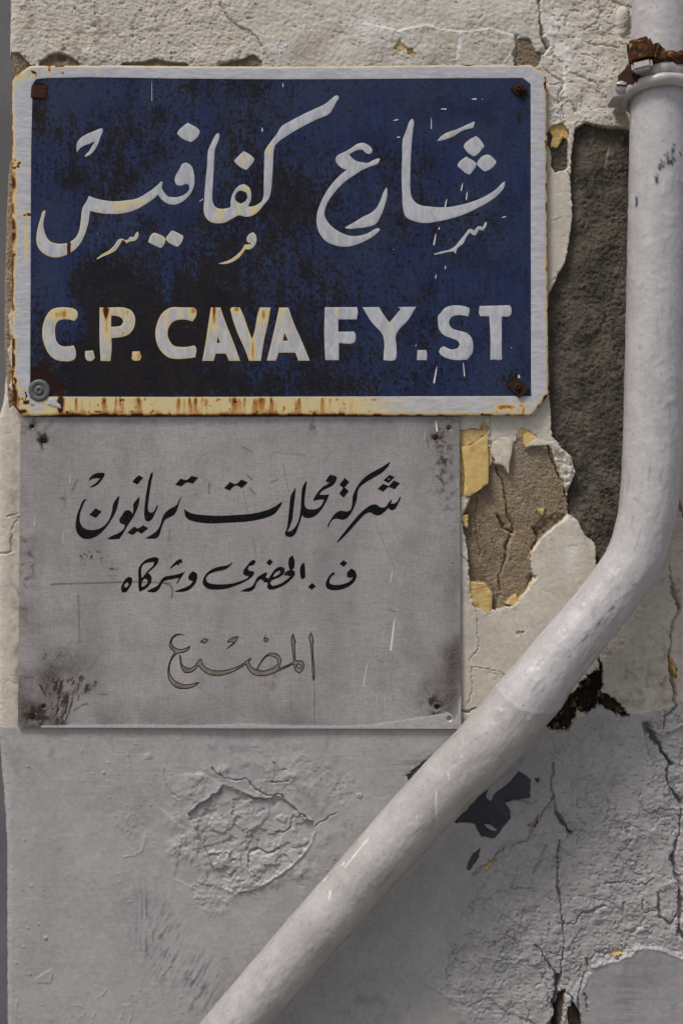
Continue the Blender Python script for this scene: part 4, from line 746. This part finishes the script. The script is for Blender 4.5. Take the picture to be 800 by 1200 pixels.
c = s.mix(s.math('MULTIPLY', s.ramp(s.noise(1, 6, 0.65, s.vec((14, 14, 2.5))), 0.42, 0.62), 0.45), c, (0.33, 0.315, 0.31))
c = s.mix(s.math('MULTIPLY', s.ramp(h1, 0.42, 0.60), 0.26), c, (0.15, 0.14, 0.14)); c = s.mix(s.math('MULTIPLY', s.ramp(v1, 0.42, 0.60), 0.22), c, (0.15, 0.14, 0.145))
c = s.mix(s.math('MULTIPLY', s.ramp(s.noise(620, 4, 0.75), 0.54, 0.64), 0.6), c, (0.12, 0.11, 0.11))
c = s.mix(s.math('MULTIPLY', s.ramp(s.noise(700, 4, 0.75), 0.57, 0.66), 0.5), c, (0.55, 0.53, 0.52))
c = s.mix(s.math('MULTIPLY', s.ramp(s.noise(16, 7, 0.7), 0.45, 0.72), 0.42), c, (0.20, 0.186, 0.186))
c = s.mix(s.math('MULTIPLY', s.ramp(s.noise(170, 3, 0.6), 0.70, 0.74), 0.65), c, (0.07, 0.055, 0.05))
c = s.mix(s.ramp(s.math('ADD', s.attr('grime_tone'), s.math('MULTIPLY', s.math('SUBTRACT', s.noise(500, 5, 0.75), 0.5), s.math('MULTIPLY', s.attr('grime_tone'), 1.4))), 0.05, 1.0), c, (0.042, 0.029, 0.024))
c = s.mix(s.attr('scratch'), c, (0.06, 0.052, 0.05))
c = s.mix(s.attr('paint'), c, s.mix(s.ramp(s.noise(300, 4), .4, .7), (0.46, 0.45, 0.435), (0.38, 0.37, 0.36)))
nb = s.bump(s.math('ADD', h1, v1), 0.25, 0.0002)
M['metal'] = s.out(c, 0.45, nb, metal=0.25, spec=0.4)
plq = empty('metal_plaque', (-0.12, 0, ZC-0.07), 'dull grey metal plaque with black Arabic lettering, screwed on below the blue sign', 'plaque')
sub_mesh('plate', Vp, Fp, inP, M['metal'], plq, {'grime_tone': np.clip(grm*1.25+vg, 0, 1), 'scratch': np.clip(scr*1.25, 0, 1), 'paint': pst})  # smudges summed with the centre-to-edge darkening
be = boundary_edges(Fp[inP]); n0 = len(be); top = Vp[be]; low = top+np.array([0, 0.0022, 0]); ar = np.arange(n0)
mesh_np('edge', np.concatenate([top[:, 0], top[:, 1], low[:, 1], low[:, 0]]), np.stack([ar+n0, ar, ar+3*n0, ar+2*n0], -1), M['zinc'], plq)
s = NT('black_letter_paint'); M['black'] = s.out(s.mix(s.ramp(s.noise(380, 5, 0.7), 0.56, 0.70), (0.006, 0.006, 0.006), (0.060, 0.057, 0.055)), 0.6, s.bump(s.noise(600, 4), 0.2, 0.0003), spec=0.08)
s = NT('engraved_line'); ed = s.attr('edge'); c = s.mix(s.ramp(s.noise(120, 4, .7), .35, .7), (0.235, 0.215, 0.19), (0.12, 0.10, 0.075))
c = s.mix(s.ramp(ed, 1.5, 0.95), c, (0.020, 0.014, 0.010)); M['engr'] = s.out(c, 0.7)
def LB(name, P, holes=(), **kw): return letter_mesh(name, P, holes, plq_h, 0.10, M['black'], plq, None, step=3.0, soft=0.8, **kw)
LB('vowel_mark', T(85,545,10,[(200,190),(215,150),(250,115),(290,97),(370,92),(388,98),(385,125),(360,165),(330,205),(290,240),(240,262),(210,265),(240,240),(280,215),(310,185),(335,158),(290,155),(240,165),(210,185)]))
LB('arabic_letter', T(85,545,10,[(170,393),(172,402),(150,440),(120,510),(100,580),(98,650),(120,710),(160,745),(220,760),(290,755),(360,725),(420,670),(455,600),(475,530),(485,460),(520,400),(550,360),(556,370),(545,450),(525,530),(480,620),(420,710),(350,790),(270,845),(190,866),(120,850),(70,800),(50,730),(52,650),(70,570),(100,490),(140,410)]))
LB('letter_dot', T(85,545,10,[(280,507),(355,545),(285,620),(207,582)]))
LB('arabic_letter', T(85,545,10,[(795,368),(790,440),(765,520),(715,620),(660,700),(610,790),(560,865),(440,868),(415,862),(480,825),(560,790),(610,745),(625,700),(600,692),(570,680),(558,640),(590,590),(620,540),(660,528),(700,550),(712,580),(722,520),(722,460),(755,410)]))
LB('letter_dot', T(140,545,10,[(180,718),(225,745),(285,705),(347,738),(270,805),(222,775),(165,820),(102,792)]))
LB('letter_dot', T(140,545,10,[(235,120),(290,148),(220,228),(160,200),(190,160)]))
LB('arabic_letter', T(140,545,10,[(395,85),(400,95),(385,180),(365,300),(350,420),(342,500),(350,540),(375,560),(405,545),(430,510),(445,470),(460,472),(450,510),(420,580),(385,640),(345,662),(315,650),(300,600),(302,500),(315,380),(335,260),(355,160),(385,90)]))
LB('arabic_letter', T(140,545,10,[(725,372),(732,378),(710,440),(680,530),(650,580),(600,610),(550,635),(520,680),(495,760),(470,830),(440,855),(370,862),(305,860),(360,830),(420,790),(460,750),(490,690),(510,620),(535,570),(580,525),(640,490),(675,470),(700,420)]))
LB('letter_dot', T(200,545,10,[(125,157),(175,175),(200,172),(250,128),(332,148),(265,220),(200,205),(185,210),(130,252),(60,232)]))
LB('arabic_letter', T(200,545,10,[(165,510),(200,540),(270,570),(400,585),(520,592),(640,592),(800,582),(930,572),(1050,550),(1150,520),(1240,475),(1290,440),(1308,430),(1305,450),(1270,510),(1220,570),(1140,610),(1030,640),(900,662),(750,672),(600,680),(500,684),(380,678),(280,660),(210,635),(180,600),(168,550)]))
LB('letter_dot', T(260,545,10,[(100,198),(155,222),(175,218),(232,170),(310,205),(235,272),(180,242),(150,248),(95,300),(30,270)]))
LB('arabic_letter', T(325,545,10,[(210,270),(216,275),(205,400),(190,520),(175,640),(150,710),(120,780),(160,770),(205,730),(235,680),(260,600),(275,500),(280,400),(290,280),(315,220),(340,190),(348,195),(335,280),(322,380),(320,460),(340,505),(390,520),(450,515),(500,490),(530,440),(548,408),(500,405),(425,420),(420,410),(440,370),(480,310),(540,250),(600,215),(615,205),(590,203),(565,190),(590,145),(620,112),(690,138),(698,150),(680,200),(640,245),(590,270),(530,300),(490,345),(540,350),(608,342),(590,390),(560,450),(510,530),(450,590),(390,618),(330,618),(290,590),(275,640),(245,720),(215,800),(180,835),(130,840),(95,820),(90,795),(110,750),(125,660),(135,560),(145,460),(155,370),(180,320)]))
q = (380, 535, 8)
LB('letter_dot', T(*q,[(190,200),(233,240),(190,290),(228,325),(180,385),(138,350),(175,295),(140,265)]))
LB('arabic_letter', T(*q,[(612,50),(616,58),(590,100),(540,150),(450,205),(370,255),(330,290),(312,330),(305,390),(285,460),(240,545),(200,585),(160,592),(110,582),(70,600),(35,668),(30,655),(60,590),(100,535),(150,508),(210,515),(245,500),(258,450),(265,370),(290,310),(330,245),(390,185),(460,140),(540,98)]))
LB('arabic_letter', T(*q,[(710,375),(712,382),(690,440),(655,495),(625,503),(595,485),(560,520),(520,548),(470,548),(430,525),(390,535),(330,590),(250,680),(180,755),(122,808),(113,803),(160,740),(240,640),(320,545),(400,475),(450,450),(490,452),(530,478),(570,470),(600,430),(625,402),(632,408),(620,440),(650,440),(680,420),(700,385)]))
LB('letter_dot', T(*q,[(608,172),(655,195),(600,250),(550,225)]), [T(*q,[(598,205),(612,208),(605,220),(592,218)])])
LB('letter_dot', T(*q,[(548,255),(600,278),(650,225),(706,252),(655,308),(600,285),(548,330),(497,305)]))
q = (140, 640, 8)
LB('arabic_letter', T(*q,[(100,283),(128,300),(125,340),(100,390),(65,430),(35,430),(22,400),(35,355),(70,300)]), [T(*q,[(85,335),(95,360),(75,385),(55,380),(55,355)])])
LB('arabic_letter', T(*q,[(350,102),(375,115),(370,150),(330,200),(275,245),(305,280),(308,320),(290,360),(250,400),(195,425),(188,400),(185,300),(190,200),(220,155),(270,118)]), [T(*q,[(215,290),(215,200),(240,165),(330,145),(325,175),(270,230),(225,290)]), T(*q,[(220,330),(245,300),(270,315),(270,345),(240,370),(215,380)])])
LB('arabic_letter', T(*q,[(622,238),(545,350),(538,345),(565,295),(500,308),(430,325),(405,350),(385,390),(350,425),(300,430),(262,420),(310,395),(360,370),(385,340),(400,310),(430,285),(510,270),(570,255)]))
LB('vowel_mark', T(*q,[(485,210),(480,200),(520,155),(550,130),(585,118),(595,140),(590,165),(575,150),(560,180),(545,170),(520,185)]))
LB('arabic_letter', T(*q,[(695,232),(730,255),(735,290),(715,350),(680,390),(630,420),(535,428),(530,418),(600,392),(660,365),(695,325),(660,315),(648,290),(670,250)]))
q = (230, 640, 8)
LB('arabic_letter', T(*q,[(340,150),(345,155),(310,195),(270,218),(180,240),(120,265),(95,300),(110,335),(160,352),(250,355),(350,345),(430,320),(485,295),(495,280),(465,275),(443,262),(445,230),(480,180),(520,135),(550,125),(560,145),(540,175),(500,185),(485,210),(500,228),(540,232),(548,255),(520,290),(460,330),(370,370),(280,398),(190,405),(110,395),(65,355),(68,310),(100,255),(150,215),(220,190),(300,175)]))
LB('arabic_letter', T(*q,[(415,420),(470,395),(530,370),(550,335),(575,290),(620,260),(660,240),(665,260),(650,290),(680,300),(700,270),(740,215),(790,190),(830,205),(825,250),(780,290),(705,325),(695,350),(720,372),(760,360),(800,345),(850,310),(885,280),(820,268),(845,235),(880,222),(870,200),(870,115),(900,85),(910,95),(918,200),(900,220),(925,235),(925,265),(880,320),(830,360),(780,385),(740,400),(690,405),(665,385),(672,340),(640,335),(620,315),(600,310),(570,340),(550,390),(515,420),(430,422)]), [T(*q,[(745,245),(790,225),(785,250),(745,280),(720,285)])])
LB('letter_dot', T(*q,[(690,118),(722,145),(690,182),(655,155)]))
q = (330, 640, 8)
LB('arabic_letter', T(*q,[(208,150),(215,165),(222,290),(190,312),(183,300),(178,185)]))
LB('full_stop', T(*q,[(285,342),(322,372),(282,408),(247,382)]))
LB('arabic_letter', T(*q,[(490,240),(500,262),(475,275),(450,310),(450,345),(480,360),(540,360),(600,345),(650,315),(668,285),(640,295),(610,285),(612,250),(650,205),(690,235),(702,270),(680,330),(620,380),(550,405),(470,410),(425,395),(412,360),(425,310),(460,260)]))
LB('letter_dot', T(*q,[(578,130),(615,155),(582,192),(540,165)]))
def LE(P, holes=(), nm='engraved_letter'): return letter_mesh(nm, P, holes, plq_h, 0.02, M['engr'], plq, None, step=0.8)
q = (190, 730, 8)
LE(T(*q,[(230,120),(180,98),(140,98),(100,125),(75,180),(78,230),(120,270),(90,320),(62,400),(58,480),(80,550),(130,600),(210,615),(290,600),(360,553),(340,550),(260,568),(180,560),(120,525),(82,465),(80,400),(100,340),(150,285),(215,272),(255,245),(275,205),(240,222),(180,240),(130,225),(100,190),(100,160),(130,125),(160,110),(200,110)]))
LE(T(*q,[(165,290),(170,340),(185,420),(215,465),(260,465),(310,440),(345,400),(380,440),(430,475),(520,492),(600,480),(700,440),(785,388),(815,440),(860,480),(920,495),(1000,485),(1090,450),(1200,400),(1232,385),(1245,440),(1290,470),(1325,430),(1335,380),(1310,345),(1255,345),(1250,280),(1248,175),(1262,190),(1230,88),(1210,130),(1218,250),(1230,355),(1180,385),(1100,415),(1120,350),(1105,305),(1060,275),(1000,280),(950,320),(885,430),(850,410),(820,365),(830,345),(845,320),(835,322),(740,385),(640,425),(540,440),(460,430),(400,395),(372,325),(340,350),(310,395),(270,415),(220,405),(190,370),(178,300)]),
   [T(*q,[(900,425),(940,360),(990,310),(1030,310),(1075,335),(1085,375),(1060,400),(1000,430),(930,440)]), T(*q,[(1265,390),(1285,385),(1305,400),(1300,415),(1285,412)])])
LE(T(280,730,8,[(675,80),(690,110),(705,175),(697,175),(700,300),(713,460),(710,520),(697,545),(688,500),(680,350),(668,200),(655,120)]))
LE(T(*q,[(400,135),(442,153),(405,190),(355,175)]), nm='engraved_dot')
LE(T(*q,[(720,118),(700,170),(650,215),(590,248),(640,205),(670,180),(640,175),(612,190),(630,150),(670,128)]), nm='engraved_mark')
LE(T(280,730,8,[(262,92),(245,130),(275,135),(280,160),(255,182),(232,165),(238,130)]), nm='engraved_mark')
for a in ((462.5,721,457.3,762,2.6),(431,774,425,804,1.1),(459.5,666,456.8,683,1.1),(498,503,496.5,516,.7),(510,492,511.5,506,2.4),(83.5,555,83,566,.7),(41.8,602,41.6,616,.7),(75.5,620,75.3,637,.6),(271,820,268,838,.0)):
    if a[4]: letter_mesh('paint_run', streak(*a), [], plq_h, 0.25, M['run'], plq, None, step=2.5, sm=2)
def screw(px, py, r, h=3.4):
    disc_lathe('screw', wp(px, py, h), [(r*1.0,-0.0005),(r*0.95,0.0006),(r*0.6,0.0011),(r*0.25,0.0012),(r*0.2,0.0004),(0.00005,0.0004)], M['rust'], plq, 20)
screw(38, 837, 0.0042, 4.0); screw(52, 517, 0.0020, 2.2); screw(509, 513, 0.0022, 2.2); screw(511.5, 828, 0.0022, 1.8); screw(39, 500, 0.0014, 2.0)

# ------------------------------------------------------------------ DRAINPIPE
def at_depth(px, py, d):       # a point seen over wall millimetre (px,py) that stands d mm off the wall
    k = (D*1000-d)/(D*1000.); return np.array([(px-400)*k/1000, -d/1000, ZC+(600-py)*k/1000])
path = [(782,-420,52),(779,-200,52),(775,0,52),(772,150,52),(769,300,52),(766,440,52),(763.5,540,52),(760,582,52),(755,615,52),(741,658,53),(720,690,53),(694,723,54),(645,782,55),(624,810,55),(566,878,54),(526,916,53),(404,1051.5,50),(258,1221.6,48),(120,1384,48),(-200,1760,48)]
rad = [34,34,34,34,34,34,34,33.6,33,32.6,32.4,32.5,34,36.6,37,35,33,32.5,32.5,32.5]
P3 = np.array([at_depth(*p) for p in path]); Rr = np.array(rad)*(1350/1400.)/1000
def catmull(P, R, step=0.002):
    out = []; rr = []
    for i in range(len(P)-1):
        p0 = P[max(i-1, 0)]; p1 = P[i]; p2 = P[i+1]; p3 = P[min(i+2, len(P)-1)]
        L = np.linalg.norm(p2-p1); n = max(2, int(L/step))
        d1 = (p2-p0)/(np.linalg.norm(p2-p0)+1e-9)*L; d2 = (p3-p1)/(np.linalg.norm(p3-p1)+1e-9)*L
        for k in range(n):
            t = k/n; out.append((2*t**3-3*t**2+1)*p1+(t**3-2*t**2+t)*d1+(-2*t**3+3*t**2)*p2+(t**3-t**2)*d2)
            rr.append(R[i]*(1-ss(0,1,t))+R[i+1]*ss(0,1,t))
    out.append(P[-1]); rr.append(R[-1]); return np.array(out), np.array(rr)
PP, RR = catmull(P3, Rr)
# circle the pipe: second axis is the wall normal, so the seam is at the back
tg = np.gradient(PP, axis=0); tg /= np.linalg.norm(tg, axis=1)[:, None]
nrm = np.tile(np.array([0, 1., 0]), (len(PP), 1)); nrm -= (nrm*tg).sum(1)[:, None]*tg; nrm /= np.linalg.norm(nrm, axis=1)[:, None]
bi = np.cross(tg, nrm)
NA = 132; th = np.linspace(0, 2*PI, NA, endpoint=False)
arc = np.concatenate([[0], np.cumsum(np.linalg.norm(np.diff(PP, axis=0), axis=1))])*1000
SS, TH = np.meshgrid(arc, th, indexing='ij'); tw = TH*33
pn = 0.25*fbm(SS, tw, 14, 4, 301) + 0.20*fbm(SS, tw, 5, 3, 303) + 0.5*terrace(fbm(SS, tw, 26, 4, 315, 12), 2.5, .08)*ss(700, 1000, SS) + 0.35*fbm(SS, tw, 50, 2, 305, 20)
pn += 0.40*ss(0.35, 0.42, fbm(SS, tw, 22, 3, 307)) + 0.35*ss(.5, .56, fbm(SS, tw, 9, 3, 323, 5)) - 0.5*ss(.62, .7, fbm(SS, tw, 6, 2, 325)) + 0.12*perlin(SS/18, tw/1.6, 309)*ss(900, 1100, SS)
r_ = RR[:, None]*1000 + pn
Vpipe = PP[:, None, :] + (r_/1000)[..., None]*(np.cos(TH)[..., None]*nrm[:, None, :]+np.sin(TH)[..., None]*bi[:, None, :])
wx = Vpipe[..., 0]*1000/(1+Vpipe[..., 1]/D)+400; wy = 600-(Vpipe[..., 2]-ZC)*1000/(1+Vpipe[..., 1]/D); front = (np.cos(TH) < 0.2)
# joint ridge where the lighter coat ends
sj = arc[np.argmin(np.hypot(PP[:, 0]-P3[13, 0], PP[:, 2]-P3[13, 2]))]
ja = SS-(sj+8+26*np.cos(TH)**2*0.5-14*np.sin(TH))
ridge_ = 0.5*np.exp(-(ja/2.2)**2)
Vpipe += (ridge_/1000)[..., None]*(np.cos(TH)[..., None]*nrm[:, None, :]+np.sin(TH)[..., None]*bi[:, None, :])
chip = np.zeros(SS.shape); cream = np.zeros(SS.shape)
nz = fbm(SS, tw, 6, 3, 311); nz2 = fbm(SS*1.0, tw, 10, 4, 313, 3)
def mark(P, wd, am=1.0, dst=None, nzv=nz, lo=-.4, hi=.1):
    d = ldist(wx+0.6*nz, wy+0.6*nz, P, 25); v = am*np.exp(-(d/wd)**4)*ss(lo, hi, nzv)*front
    np.maximum(dst if dst is not None else chip, v, out=dst if dst is not None else chip)
for P, wd in (([(769,214),(769,203),(774,195)],2.4),([(772,196),(776,186)],2.0),([(778,196),(778,182)],1.8),([(782,190),(782,177)],1.6),([(787,193),(789,170)],1.8),([(783,191),(789,188)],2.6),([(745,229),(745.5,242)],1.8),([(781.5,192),(783.5,192)],1.2),([(796,178),(797,182)],1.2)):
    mark(P, wd)
for P, wd in (([(718,711),(704,727),(688,745),(674,760)],2.0),([(668,768),(660,778)],1.4),([(746,639),(752,640),(748,636)],1.2),([(724,690),(745,684)],1.2),([(762,8),(750,14)],1.0),([(791,1),(793,0)],1.4)):
    mark(P, wd, 0.7, nzv=nz2, lo=-.1, hi=.3)
for (a, b, c_, d_, wd) in ((511,928,510.5,957,1.1),(431,983,404,1016,1.2),(403,1011,401,1014,1.4),(387,1045,385,1053,1.8),(488,955,487,960,1),(524,904,526,912,1.1),(538,890,542,886,1.0),(383,1028,379,1032,1.2),(416,1003,417,1000,1)):
    mark([(a,b),(c_,d_)], wd*0.7, 0.8, cream, lo=-1, hi=-.5)
chip = np.maximum(chip, 0.30*ss(.30, .62, fbm(SS, tw, 55, 5, 319, 5))*ss(600, 900, SS)); chip = np.maximum(chip, 0.25*ss(.45, .7, fbm(SS, tw, 12, 4, 321, 6)))
above = ss(3, -2, ja)
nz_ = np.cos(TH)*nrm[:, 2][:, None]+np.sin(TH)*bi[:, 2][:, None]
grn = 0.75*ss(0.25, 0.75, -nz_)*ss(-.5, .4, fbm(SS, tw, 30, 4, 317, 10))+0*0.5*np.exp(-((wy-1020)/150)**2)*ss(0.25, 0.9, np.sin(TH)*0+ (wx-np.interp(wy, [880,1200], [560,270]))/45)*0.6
s = NT('pipe_gloss_paint')
c = s.mix(s.ramp(s.noise(22, 5, .6), .35, .65), (0.345, 0.330, 0.320), (0.42, 0.404, 0.395))
up_ = s.attr('upper'); c = s.mix(up_, c, s.mix(s.ramp(s.noise(30, 5, .6), .35, .65), (0.41, 0.396, 0.398), (0.48, 0.464, 0.465)))
c = s.mix(s.math('MULTIPLY', s.ramp(s.noise(130, 6, .75), .52, .68), .18), c, (0.26, 0.26, 0.285)); c = s.mix(s.math('MULTIPLY', s.ramp(s.noise(40, 7, .75), .54, .62), s.math('SUBTRACT', 0.22, s.math('MULTIPLY', s.attr('upper'), 0.16))), c, (0.22, 0.205, 0.19))
c = s.mix(s.math('MULTIPLY', s.ramp(s.noise(420, 3, .6), .64, .70), .75), c, (0.10, 0.095, 0.10))
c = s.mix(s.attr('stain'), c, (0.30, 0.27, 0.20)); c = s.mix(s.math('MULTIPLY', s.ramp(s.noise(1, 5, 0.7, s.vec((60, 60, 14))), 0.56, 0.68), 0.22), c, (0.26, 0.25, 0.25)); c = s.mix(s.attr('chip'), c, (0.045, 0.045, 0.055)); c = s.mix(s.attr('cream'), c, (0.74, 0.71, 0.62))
nb = s.bump(s.noise(70, 5, 0.6), 0.35, 0.0014); nb = s.bump(s.noise(420, 5, 0.75), 0.28, 0.0005, nb)
M['pipe'] = s.out(c, s.math('ADD', 0.22, s.math('MULTIPLY', s.noise(150, 4), 0.2)), nb, spec=0.5)
pipe = empty('drainpipe', (0.36, -0.05, ZC+0.3), 'thick off-white drainpipe coming down the right side and bending to lower left across the wall', 'pipe')
pi_ = np.arange(SS.size).reshape(SS.shape); pj = np.roll(pi_, -1, 1)
Fpi = np.stack([pi_[:-1], pi_[1:], pj[1:], pj[:-1]], -1).reshape(-1, 4)
mesh_np('pipe_body', Vpipe.reshape(-1, 3), Fpi[:, ::-1], M['pipe'], pipe, {'chip': chip.ravel(), 'cream': cream.ravel(), 'upper': above.ravel(), 'stain': np.clip(grn, 0, 1).ravel()})

# loose flakes of paint that stand off the wall
FL = (560, 800, 3.333)
for P, mt, b0_, tx, ty in ((T(*FL,[(185,290),(165,325),(130,370),(100,400),(60,430),(48,458),(35,452),(28,440),(35,420),(50,385),(80,330)]),'grey',1.0,0.10,0.08),
    (T(*FL,[(22,550),(45,552),(72,572),(60,576),(35,565)]),'grey',0.8,0.1,0.2),(T(*FL,[(103,465),(165,460),(200,472),(192,498),(165,512),(140,520),(122,495)]),'grey',1.2,-0.05,-0.06),
    (T(*K,[(208,190),(250,150),(318,150),(318,228),(304,290),(300,352),(288,318),(262,300),(228,292),(228,268),(204,235)]),'cream',1.0,0.0,0.05),
    (T(*K,[(385,130),(412,122),(452,147),(460,188),(400,208),(384,192)]),'yellow',-0.6,0.04,0.06),
    (T(*K,[(45,200),(100,190),(190,125),(193,330),(192,400),(150,428),(90,468),(60,468),(64,330)]),'yellow',-0.8,0.012,0.02),
    (T(*K,[(385,200),(460,150),(520,176),(560,190),(582,205),(560,225),(530,190)]),'cream',1.0,0.03,0.1)):
    mx_ = sum(p[0] for p in P)/len(P); my_ = min(p[1] for p in P)
    letter_mesh('paint_flake', P, [], lambda x, y: b0_ + 1.2 + tx*(x-mx_) + ty*(y-my_) + 0.4*fbm(x, y, 9, 2, 401), 0.5, M[mt], wall, lambda x, y, e: {'dirt': 0.25*ss(0, .5, fbm(x, y, 9, 3, 402)), 'tone': 0*x}, step=1.5, sm=3, ang=30)

# ------------------------------------------------------------------ CLAMP ROUND THE PIPE
cl0 = at_depth(772.7, 112, 52)
clamp = empty('pipe_clamp', tuple(cl0), 'painted metal clamp ring with a screwed lug, round the top of the drainpipe', 'clamp')
AP = lambda n: {'chip': np.zeros(n), 'cream': np.zeros(n), 'upper': np.full(n, 0.75), 'stain': np.full(n, 0.12)}
def torus(name, c, R, r, rz, tilt, mat, parent, a0=0, a1=2*PI, n=120, m=20, bump=0.0, seed=1, label=None, at=True, flat=1.0):
    full = abs(a1-a0-2*PI) < 1e-6
    t = np.linspace(a0, a1, n, endpoint=not full); p = np.linspace(0, 2*PI, m, endpoint=False)
    Tt, Pp = np.meshgrid(t, p, indexing='ij')
    b = 1+bump*fbm(Tt*R*1000, Pp*r*1000*1.0, 9, 3, seed)
    rr = R + r*flat*b*np.cos(Pp); x = rr*np.cos(Tt); y = rr*np.sin(Tt); z = rz*b*np.sin(Pp) - y*math.tan(tilt)
    V = np.stack([c[0]+x, c[1]+y, c[2]+z], -1)
    i = np.arange(Tt.size).reshape(Tt.shape); j = np.roll(i, -1, 1)
    if full: F = np.stack([i, j, np.roll(j, -1, 0), np.roll(i, -1, 0)], -1).reshape(-1, 4)
    else: F = np.stack([i[:-1], j[:-1], j[1:], i[1:]], -1).reshape(-1, 4)
    return mesh_np(name, V.reshape(-1, 3), F[:, ::-1], mat, parent, AP(Tt.size) if at else None, True, label)
torus('ring', cl0, 0.0378, 0.0056, 0.0066, math.radians(8), M['pipe'], clamp, bump=0.12)
def painted_box(*a, **k):
    o = boxmesh(*a, **k); me = o.data; n = len(me.vertices)
    for an, av in AP(n).items():
        at = me.attributes.new(an, 'FLOAT', 'POINT'); at.data.foreach_set('value', np.asarray(av, np.float32))
    return o
zl = ZC+0.4725
painted_box('lug', (0.3205, -0.0430, zl+0.001), (0.032, 0.036, 0.0175), M['pipe'], clamp, bevel=0.0014)
painted_box('wall_fixing', (0.3240, -0.010, zl-0.001), (0.014, 0.036, 0.010), M['pipe'], clamp, bevel=0.002)
sc = disc_lathe('screw', (0.3125, -0.0605, zl+0.0035), [(0.0066,-0.001),(0.0066,0.0026),(0.0056,0.0038),(0.0001,0.0042)], M['pipe'], clamp, 28)
for an, av in AP(len(sc.data.vertices)).items():
    at = sc.data.attributes.new(an, 'FLOAT', 'POINT'); at.data.foreach_set('value', np.asarray(av, np.float32))
painted_box('screw_slot', (0.3125, -0.0649, zl+0.0045), (0.012, 0.0016, 0.0014), M['rust'], clamp, ry=0.1, bevel=0.0003)
b0 = at_depth(773.5, 88, 52)
band = empty('rusty_band', tuple(b0), 'rust-eaten band with a square nut, round the drainpipe just above the clamp', 'pipe band')
zb = 0.4925
torus('band_rim', (b0[0], b0[1], ZC+zb+0.003), 0.0365, 0.0050, 0.0072, math.radians(6), M['orust'], band, bump=0.35, seed=41, at=False, n=160)
torus('band_underside', (b0[0], b0[1], ZC+zb-0.007), 0.0358, 0.0030, 0.0062, math.radians(6), M['pipe'], band, bump=0.4, seed=43)
# the nut: a chamfered square block with rounded, lamellar top
o = boxmesh('square_nut', (0.3290, -0.0840, ZC+zb+0.0135), (0.026, 0.022, 0.0265), M['orust'], band, rz=math.radians(-24), ry=math.radians(-7), bevel=0.0034)
o2 = boxmesh('square_nut', (0.3450, -0.0850, ZC+zb+0.0110), (0.017, 0.014, 0.0215), M['orust'], band, rz=math.radians(38), ry=math.radians(20), bevel=0.003); o2.name = 'bolt_shank'
painted_box('nut_skirt', (0.3310, -0.0850, ZC+zb-0.0025), (0.0225, 0.019, 0.012), M['pipe'], band, rz=math.radians(-22), ry=math.radians(-6), bevel=0.003)
o = boxmesh('bracket', (0.3225, -0.0560, ZC+zb-0.006), (0.008, 0.050, 0.030), M['rust'], band, rz=math.radians(8), bevel=0.003)
